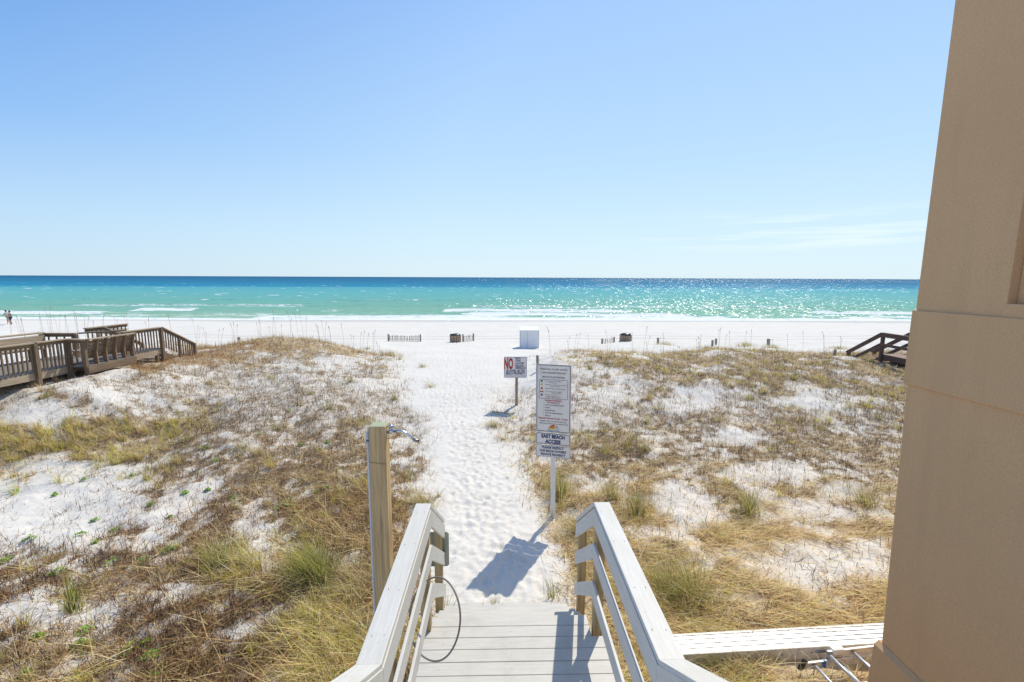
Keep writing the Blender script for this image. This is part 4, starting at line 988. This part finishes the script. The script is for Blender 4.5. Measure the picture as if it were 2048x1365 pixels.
    for y in (9.6, 11, 12.78, 14.3, 15.8, 17.3): part(MB().box(-13.07, -12.97, y-.05, y+.05, .6, deckz(y)-.2, 'z'), 'pile', W)
    # further roof-like ramp of a boardwalk behind: tan wooden hand rail
    o = MB().prism((-21.6, 24.4, 1.72), (-20.0, 24.4, 1.62), .7, .04).prism((-21.6, 24.0, 1.62), (-20.0, 24.0, 1.5), .04, .2).prism((-21.5, 24.7, .3), (-21.5, 24.7, 1.69), .1, .1, up=(0, 1, 0)).prism((-20.1, 24.7, .3), (-20.1, 24.7, 1.58), .1, .1, up=(0, 1, 0))
    o = o.build('wooden_ramp', M['lath']); tag(o, 'tan wooden ramp top showing beyond the weathered boardwalk rails', 'ramp')

def build_right_stairs():
    root = empty('brown_stairway', (16.9, 19.0, 1.0)); inv = V((16.9, 19.0, 1.0)); W = M['brown_wood']
    tag(root, 'dark brown wooden stairway and platform beyond the right dune, next to the tan house', 'stairs')
    def part(mb, name, mat=W, bev=0): mb.v = [tuple(V(v)-inv) for v in mb.v]; return mb.build(name, mat, root, bev)
    xl, xr_, ye = 16.42, 17.55, 19.0; DZ = 1.25; sl = -.60
    for k in range(30): part(MB().box(xl, xr_+.02, ye-.145*(k+1), ye-.145*k-.006, DZ-.035, DZ), 'deck_board', M['brown_deck'])
    part(MB().box(xl-.04, xl, ye-4.4, ye, DZ-.24, DZ-.0, 'y'), 'rim_board'); part(MB().box(xr_+.03, xr_+.07, ye-4.4, ye, DZ-.24, DZ-.0, 'y'), 'rim_board')
    for k in range(1, 8): part(MB().box(xl, xr_, ye+.29*(k-1)+.01, ye+.29*k+.02, DZ-.172*k-.04, DZ-.172*k), 'tread', M['brown_deck'])
    for x in (xl-.02, xr_+.05): part(MB().prism((x, ye-.02, DZ-.22), (x, ye+2.1, DZ-.22+sl*2.12), .045, .2), 'stringer')
    yb = ye+1.75
    for x in (xl-.05, xr_+.05):
        for (y, zt, zb) in ((ye-.05, 2.12, .5), (yb, 2.12+sl*1.75, .2), (ye-2.2, 2.12, .5), (ye-4.3, 2.12, .5)): part(MB().box(x-.055, x+.055, y-.055, y+.055, zb, zt, 'z'), 'post')
        part(MB().prism((x, ye-4.4, 2.155), (x, ye, 2.155), .15, .045), 'handrail')
        part(MB().prism((x, ye, 2.155), (x, yb+.12, 2.155+sl*(1.87)), .15, .045), 'handrail')
        part(MB().prism((x-.06, ye-4.4, 2.06), (x-.06, ye, 2.06), .03, .14), 'rail_board'); part(MB().prism((x-.06, ye, 2.06), (x-.06, yb+.05, 2.06+sl*1.8), .03, .14), 'rail_board')
        part(MB().prism((x-.06, ye-4.4, 1.66), (x-.06, ye, 1.66), .03, .12), 'mid_rail'); part(MB().prism((x-.06, ye, 1.64), (x-.06, yb+.05, 1.64+sl*1.8), .03, .14), 'mid_rail')

# ---------------------------------------------------------------- things on the beach
def build_beach():
    # storage box
    P0, P1 = atZ(1040, 697, tz(1.3, 30.1)), atZ(1078, 697, tz(2.5, 30.1)); x0, x1, y0 = P0[0], P1[0], P0[1]; g = tz(1.9, 30)
    zt = atY(1059, 661, y0)[2]
    root = empty('storage_box', ((x0+x1)/2, y0+.5, g)); inv = V(((x0+x1)/2, y0+.5, g)); tag(root, 'white wooden storage box with a flat lid standing on the sand by the path', 'storage box')
    def part(mb, name, mat, bev=0, par=root): mb.v = [tuple(V(v)-inv) for v in mb.v]; return mb.build(name, mat, par, bev)
    part(MB().box(x0, x1, y0, y0+1.0, g-.3, zt-.04), 'body', M['boxwhite'], .01)
    part(MB().sheet([(x0-.02, y0-.03, zt-.035), (x1+.02, y0-.03, zt-.035), (x1+.02, y0-.03, zt+.0), (x0-.02, y0-.03, zt+.0)], (0, 1.08, .13)), 'lid', M['boxwhite'], .006)
    part(MB().box(x0+.015, x0+.03, y0-.006, y0-.001, g, zt-.06, 'z').box(x0+(x1-x0)*.38, x0+(x1-x0)*.38+.015, y0-.006, y0-.001, g, zt-.06, 'z').box(x1-.03, x1-.015, y0-.006, y0-.001, g, zt-.06, 'z'), 'seams', M['boxseam'])
    # slat fences
    def fence(ax, bx, y, h, label, n, grp=None, y2=None, lean=.06):
        A = atY(ax, 684, y); B = atY(bx, 684, y2 or y); ga, gb = tz(A[0], y), tz(B[0], y2 or y)
        root = empty('sand_fence', ((A[0]+B[0])/2, y, min(ga, gb))); inv = V(root.location); tag(root, label, 'fence', grp)
        def part(mb, name, mat): mb.v = [tuple(V(v)-inv) for v in mb.v]; return mb.build(name, mat, root)
        a = V((A[0], y, ga)); b = V((B[0], y2 or y, gb))
        mb = MB()
        for k in range(n):
            p = a.lerp(b, (k+.5)/n); l = random.uniform(-lean, lean)+.04
            mb.prism(p-V((0, 0, .1)), p+V((l, 0, h*random.uniform(.82, 1.0))), .035, .008, up=(0, 1, 0))
        part(mb, 'slats', M['lath'])
        part(MB().tube([a+V((0, 0, h*.75)), a.lerp(b, .5)+V((0, 0, h*.68)), b+V((0, 0, h*.8))], .006, 4).tube([a+V((0, 0, h*.3)), b+V((0, 0, h*.3))], .006, 4), 'wire', M['wire'])
        for p in (a, b): part(MB().box(p.x-.05, p.x+.05, p.y-.05, p.y+.05, p.z-.3, p.z+h*1.12, 'z'), 'post', M['stub'])
    fence(777, 841, 35.8, .5, 'leaning wooden slat sand fence between two posts left of the sand path', 26, y2=35.6)
    fence(926, 947, 35.5, .55, 'short run of slat fence to the right of the slatted trash barrel by the path', 9, y2=36.2, lean=.12)
    fence(1204, 1228, 32.8, .35, 'short low slat fence half buried between two stubs on the right beach', 8, y2=33.6)
    def barrel(px, y, h, r, label, bagz):
        P = atY(px, 684, y); g = tz(P[0], y); root = empty('trash_barrel', (P[0], y, g)); tag(root, label, 'trash barrel')
        mb = MB(); n = 22
        for k in range(n):
            a = 2*math.pi*k/n; p = V((math.cos(a)*r, math.sin(a)*r, -.15)); mb.prism(p, p+V((0, 0, h*random.uniform(.9, 1.02)+.15)), r*.22, .012, up=(math.cos(a), math.sin(a), 0))
        mb.build('slat_cladding', M['lath_warm'], root)
        MB().tube([(0, 0, -.1), (0, 0, h*.85)], r*.9, 18).build('drum', M['rubber'], root)
        mb = MB()
        mb.tube([(0, 0, h*.8), (.0, 0, h*.98), (.02, 0, h*1.06+bagz), (.0, 0, h*1.12+bagz)], [r*.92, r*1.0, r*.7, r*.1], 14); mb.build('bag', M['black_bag'], root)
    barrel(911, 34.9, .60, .43, 'slatted trash barrel with a black bag left of the path end', .02)
    barrel(1251, 34.0, .50, .45, 'slatted trash barrel with a bulging black bag on the right beach', .08)
    def stub(px, y, h, lab, grp=None, w=.12):
        P = atY(px, 684, y); g = tz(P[0], y)
        o = MB().box(-w/2, w/2, -w/2, w/2, -.3, h, 'z').build('fence_post', M['stub'], None, .008); o.location = (P[0], y, g); o.rotation_euler = (random.uniform(-.03, .03), random.uniform(-.04, .04), random.uniform(0, .6)); tag(o, lab, 'post', grp)
    stub(1316, 33, .42, 'lone grey wooden post on the beach left of the green tuft')
    stub(1425, 32.4, .40, 'shorter left post of the pair on the right beach')
    stub(1432, 33.5, .50, 'taller right post of the pair on the right beach')
    stub(1537, 33.0, .48, 'rightmost lone grey post on the beach, tan grass at its foot', w=.17)
    stub(478, 34.4, .45, 'small red brown post on the beach beyond the left dune', w=.16)
    stub(1076, 19.2, .72, 'slim grey post at the foot of the right dune between the two signs', w=.09)
    stub(1672, 21.0, .30, 'small stub in the grass left of the brown stairway', w=.1)
    # wire strung along the beach
    root_pts = []
    mb = MB()
    for zz in (.42, .22):
        pts = []
        for x in np.arange(-34, 34.1, 2.0): pts.append((x, 35.6+.3*math.sin(x*.2), tz(x, 35.6)+zz+.03*math.sin(x*1.3)))
        mb.tube(pts, .0055, 3)
    tag(mb.build('fence_wire', M['wire']), 'pair of thin sagging wires strung along the beach behind the dunes', 'wire')

def person(name, loc, rz, joints, radii, edges, skin, zones, label):
    """one skinned body; clothing zones are child meshes grown from the same joints"""
    root = empty(name, loc, rz); tag(root, label, 'person')
    def grow(nm, ids, scale, mat, extra=0):
        idl = list(ids); mp = {k: i for i, k in enumerate(idl)}
        me = bpy.data.meshes.new(nm); me.from_pydata([joints[k] for k in idl], [(mp[a], mp[b]) for a, b in edges if a in mp and b in mp], [])
        o = link(nm, me, root); o.modifiers.new('Skin', 'SKIN'); 
        if not me.skin_vertices: pass
        sv = me.skin_vertices[0].data if me.skin_vertices else None
        if sv is None: return o
        for k in idl:
            r = radii[k]*scale+extra; sv[mp[k]].radius = (r, r)
        sv[0].use_root = True
        s = o.modifiers.new('Sub', 'SUBSURF'); s.levels = 1; s.render_levels = 2
        me.materials.append(mat); return o
    b = grow('body', joints.keys(), 1, skin)
    for (nm, ids, mat, ex) in zones: grow(nm, ids, 1.0, mat, ex)
    return root
def build_people():
    skin = plain('skin', (.42, .24, .16), .5); grey = plain('grey_shirt', (.42, .46, .50), .8); dk = plain('dark_cloth', (.03, .025, .06), .8)
    tan = plain('tan_shorts', (.40, .36, .28), .8); hair = plain('dark_hair', (.015, .013, .012), .6); brown = plain('brown_shirt', (.10, .07, .04), .8); wine = plain('wine_shorts', (.25, .06, .12), .8)
    E = [('pel', 'sp'), ('sp', 'ch'), ('ch', 'nk'), ('nk', 'hd'), ('hd', 'ht'), ('ch', 'sl'), ('sl', 'el'), ('el', 'wl'), ('wl', 'fl'), ('ch', 'sr'), ('sr', 'er'), ('er', 'wr'), ('wr', 'fr'),
         ('pel', 'hl'), ('hl', 'kl'), ('kl', 'al'), ('al', 'tl'), ('pel', 'hr'), ('hr', 'kr'), ('kr', 'ar'), ('ar', 'tr')]
    Rd = dict(pel=.13, sp=.12, ch=.14, nk=.055, hd=.095, ht=.085, sl=.065, el=.045, wl=.03, fl=.04, sr=.065, er=.045, wr=.03, fr=.04, hl=.085, kl=.06, al=.04, tl=.038, hr=.085, kr=.06, ar=.04, tr=.038)
    walk = dict(pel=(0, 0, .95), sp=(-.04, 0, 1.12), ch=(-.10, 0, 1.34), nk=(-.14, 0, 1.49), hd=(-.17, 0, 1.60), ht=(-.19, 0, 1.68), sl=(-.10, .19, 1.40), el=(.02, .24, 1.14), wl=(-.16, .22, .96), fl=(-.22, .21, .90),
                sr=(-.10, -.19, 1.40), er=(-.20, -.24, 1.15), wr=(-.38, -.2, 1.02), fr=(-.46, -.19, .99), hl=(0, .1, .90), kl=(-.22, .1, .52), al=(-.18, .1, .10), tl=(-.33, .1, .04), hr=(0, -.1, .90), kr=(.08, -.1, .48), ar=(.36, -.1, .16), tr=(.30, -.1, .04))
    stand = dict(walk); stand.update(sp=(0, 0, 1.12), ch=(0, 0, 1.34), nk=(0, 0, 1.49), hd=(0, 0, 1.60), ht=(0, 0, 1.68), sl=(0, .19, 1.40), el=(.06, .25, 1.13), wl=(-.08, .24, .9), fl=(-.11, .23, .83), sr=(0, -.19, 1.4), er=(.04, -.25, 1.13), wr=(-.1, -.24, .9), fr=(-.13, -.23, .83),
                 kl=(-.06, .1, .5), al=(.02, .1, .09), tl=(-.13, .1, .04), kr=(.03, -.1, .5), ar=(.14, -.1, .1), tr=(0, -.1, .04))
    P = atZ(18, 651, -1.8); Q = atZ(33, 652, -1.8)
    def face(root, j, hairmat, cap=False):
        hx, hy, hz = j['hd']; c = V((hx-.01, hy, hz+.03))
        bm = bmesh.new(); bmesh.ops.create_uvsphere(bm, u_segments=16, v_segments=10, radius=.115)
        for v in list(bm.verts):
            if v.co.z < -.01 and v.co.x < .03: bm.verts.remove(v)
        for v in bm.verts: v.co = V((v.co.x, v.co.y*.85, v.co.z*1.0))+c+V((.012, 0, .02))
        me = bpy.data.meshes.new('hair'); bm.to_mesh(me); bm.free(); me.materials.append(hairmat); link('hair', me, root)
        mb = MB(); mb.tube([(hx-.085, hy, hz+.0), (hx-.115, hy, hz-.015)], [.012, .016], 6)
        for s in (-1, 1): mb.tube([(hx-.088, hy+.035*s, hz+.03), (hx-.098, hy+.035*s, hz+.03)], .009, 6)
        mb.tube([(hx-.088, hy-.02, hz-.045), (hx-.092, hy, hz-.047), (hx-.088, hy+.02, hz-.045)], .006, 5)
        mb.build('face', skin, root)
        if cap: MB().prism((hx-.10, hy, hz+.065), (hx-.20, hy, hz+.05), .15, .012).build('cap_brim', hairmat, root)
    r = person('person', (P[0], P[1], tz(P[0], P[1])), 0, walk, Rd, E, skin, [('shirt', ['pel', 'sp', 'ch', 'sl', 'el', 'sr', 'er'], grey, .015), ('shorts', ['pel', 'hl', 'kl', 'hr', 'kr'], tan, .022)], 'person in a pale shirt and dark cap leaning forward at the water\'s edge')
    face(r, walk, hair, True)
    r = person('person', (Q[0], Q[1]-.6, tz(Q[0], Q[1]-.6)), .5, stand, Rd, E, skin, [('shirt', ['pel', 'sp', 'ch', 'sl', 'sr'], brown, .015), ('shorts', ['pel', 'hl', 'kl', 'hr', 'kr'], dk, .022)], 'person in dark clothes standing just right of the leaning person on the beach')
    face(r, stand, hair)

# ---------------------------------------------------------------- light, sky, camera
def build_light():
    el, az = R(50.3), R(28.4)
    w = bpy.data.worlds.new('World'); SC.world = w; w.use_nodes = True; nt = w.node_tree; bg = nt.nodes['Background']
    sk = nt.nodes.new('ShaderNodeTexSky'); sk.sky_type = 'NISHITA'; sk.sun_disc = False; sk.sun_elevation = el; sk.sun_rotation = az
    sk.altitude = 0; sk.air_density = 1.0; sk.dust_density = .6; sk.ozone_density = 1.6
    tc = nt.nodes.new('ShaderNodeTexCoord'); sp = nt.nodes.new('ShaderNodeSeparateXYZ'); nt.links.new(tc.outputs['Generated'], sp.inputs[0])
    gA = ramp(nt, sp.outputs[2], [(0, (.68, .86, .96)), (.10, (.61, .82, 1.0)), (.24, (.49, .73, 1.0)), (.48, (.365, .60, 1.0)), (1, (.29, .40, .62))])
    gB = ramp(nt, sp.outputs[2], [(0, (.60, .77, .90)), (.10, (.49, .72, .95)), (.24, (.27, .52, .93)), (.48, (.10, .30, .76)), (1, (.25, .36, .58))])
    sd = nt.nodes.new('ShaderNodeVectorMath'); sd.operation = 'DOT_PRODUCT'; nt.links.new(tc.outputs['Generated'], sd.inputs[0]); sd.inputs[1].default_value = (math.sin(az), math.cos(az), 0)
    br = nt.nodes.new('ShaderNodeMapRange'); nt.links.new(sd.outputs['Value'], br.inputs[0]); br.inputs[1].default_value = .22; br.inputs[2].default_value = .80
    vm = nt.nodes.new('ShaderNodeVectorMath'); vm.operation = 'SCALE'; nt.links.new(mixc(nt, br.outputs[0], gB, gA), vm.inputs[0]); vm.inputs['Scale'].default_value = 1/SKY
    col = mixc(nt, .88, sk.outputs[0], vm.outputs[0])
    # thin streaks of cloud low over the sea
    mp = nt.nodes.new('ShaderNodeMapping'); nt.links.new(tc.outputs['Generated'], mp.inputs[0]); mp.inputs['Scale'].default_value = (3.0, 3.0, 55); mp.inputs['Rotation'].default_value = (0, R(-1.8), 0)
    n = noise(nt, mp.outputs[0], 1.0, 5, .6, .3)
    band = ramp(nt, sp.outputs[2], [(.045, (0, 0, 0)), (.075, (1, 1, 1)), (.10, (1, 1, 1)), (.13, (0, 0, 0))])
    right = ramp(nt, sp.outputs[0], [(.2, (0, 0, 0)), (.45, (1, 1, 1))])
    f = math_(nt, 'MULTIPLY', math_(nt, 'MULTIPLY', ramp(nt, n, [(.50, (0, 0, 0)), (.68, (.4,)*3)]), band), right)
    col = mixc(nt, f, col, (9, 9.4, 9.8, 1))
    nt.links.new(col, bg.inputs[0]); bg.inputs[1].default_value = SKY
    s = bpy.data.lights.new('sun', 'SUN'); s.energy = SUN; s.angle = R(.53); s.color = (1, .93, .78)
    o = bpy.data.objects.new('sun', s); COL.objects.link(o)
    d = V((math.sin(az)*math.cos(el), math.cos(az)*math.cos(el), math.sin(el)))
    o.rotation_euler = (-d).to_track_quat('-Z', 'Y').to_euler()
    SC.view_settings.view_transform = 'Standard'; SC.view_settings.look = 'None'; SC.view_settings.gamma = 1; SC.view_settings.exposure = EXPO
    c = bpy.data.cameras.new('camera'); c.sensor_width = 36; c.lens = 36*F_PX/2048; c.clip_start = .05; c.clip_end = 60000
    co = bpy.data.objects.new('camera', c); COL.objects.link(co)
    m = Matrix((tuple(CR)+(0,), tuple(CU)+(0,), tuple(-CF)+(0,), (0, 0, 0, 1))).transposed(); m.translation = V(CAMP); co.matrix_world = m
    SC.camera = co
SKY, SUN, EXPO = .12, 3.85, 0.06

M['post_big'] = wood('pine_post_grain', (.68, .48, .24), (.38, .25, .12), .7, 1.3)
M['stake'] = wood('stake', (.42, .31, .20), (.28, .19, .12), .8)
M['grey_deck'] = wood('weathered_deck', (.27, .24, .21), (.15, .125, .105), .85)
M['grey_red'] = wood('weathered_bracket', (.36, .23, .13), (.14, .085, .05), .85)
M['lath_warm'] = wood('warm_lath', (.50, .36, .25), (.26, .17, .11), .8)
M['alu_side'] = plain('ladder_rail_metal', (.74, .69, .62), .5, .12, .18, 9)
build_ground(); build_water(); build_cover(); build_strands(); build_plants()
build_walkway(); build_shower(); build_signs(); build_house(); build_plank(); build_left(); build_right_stairs(); build_beach(); build_people(); build_light()
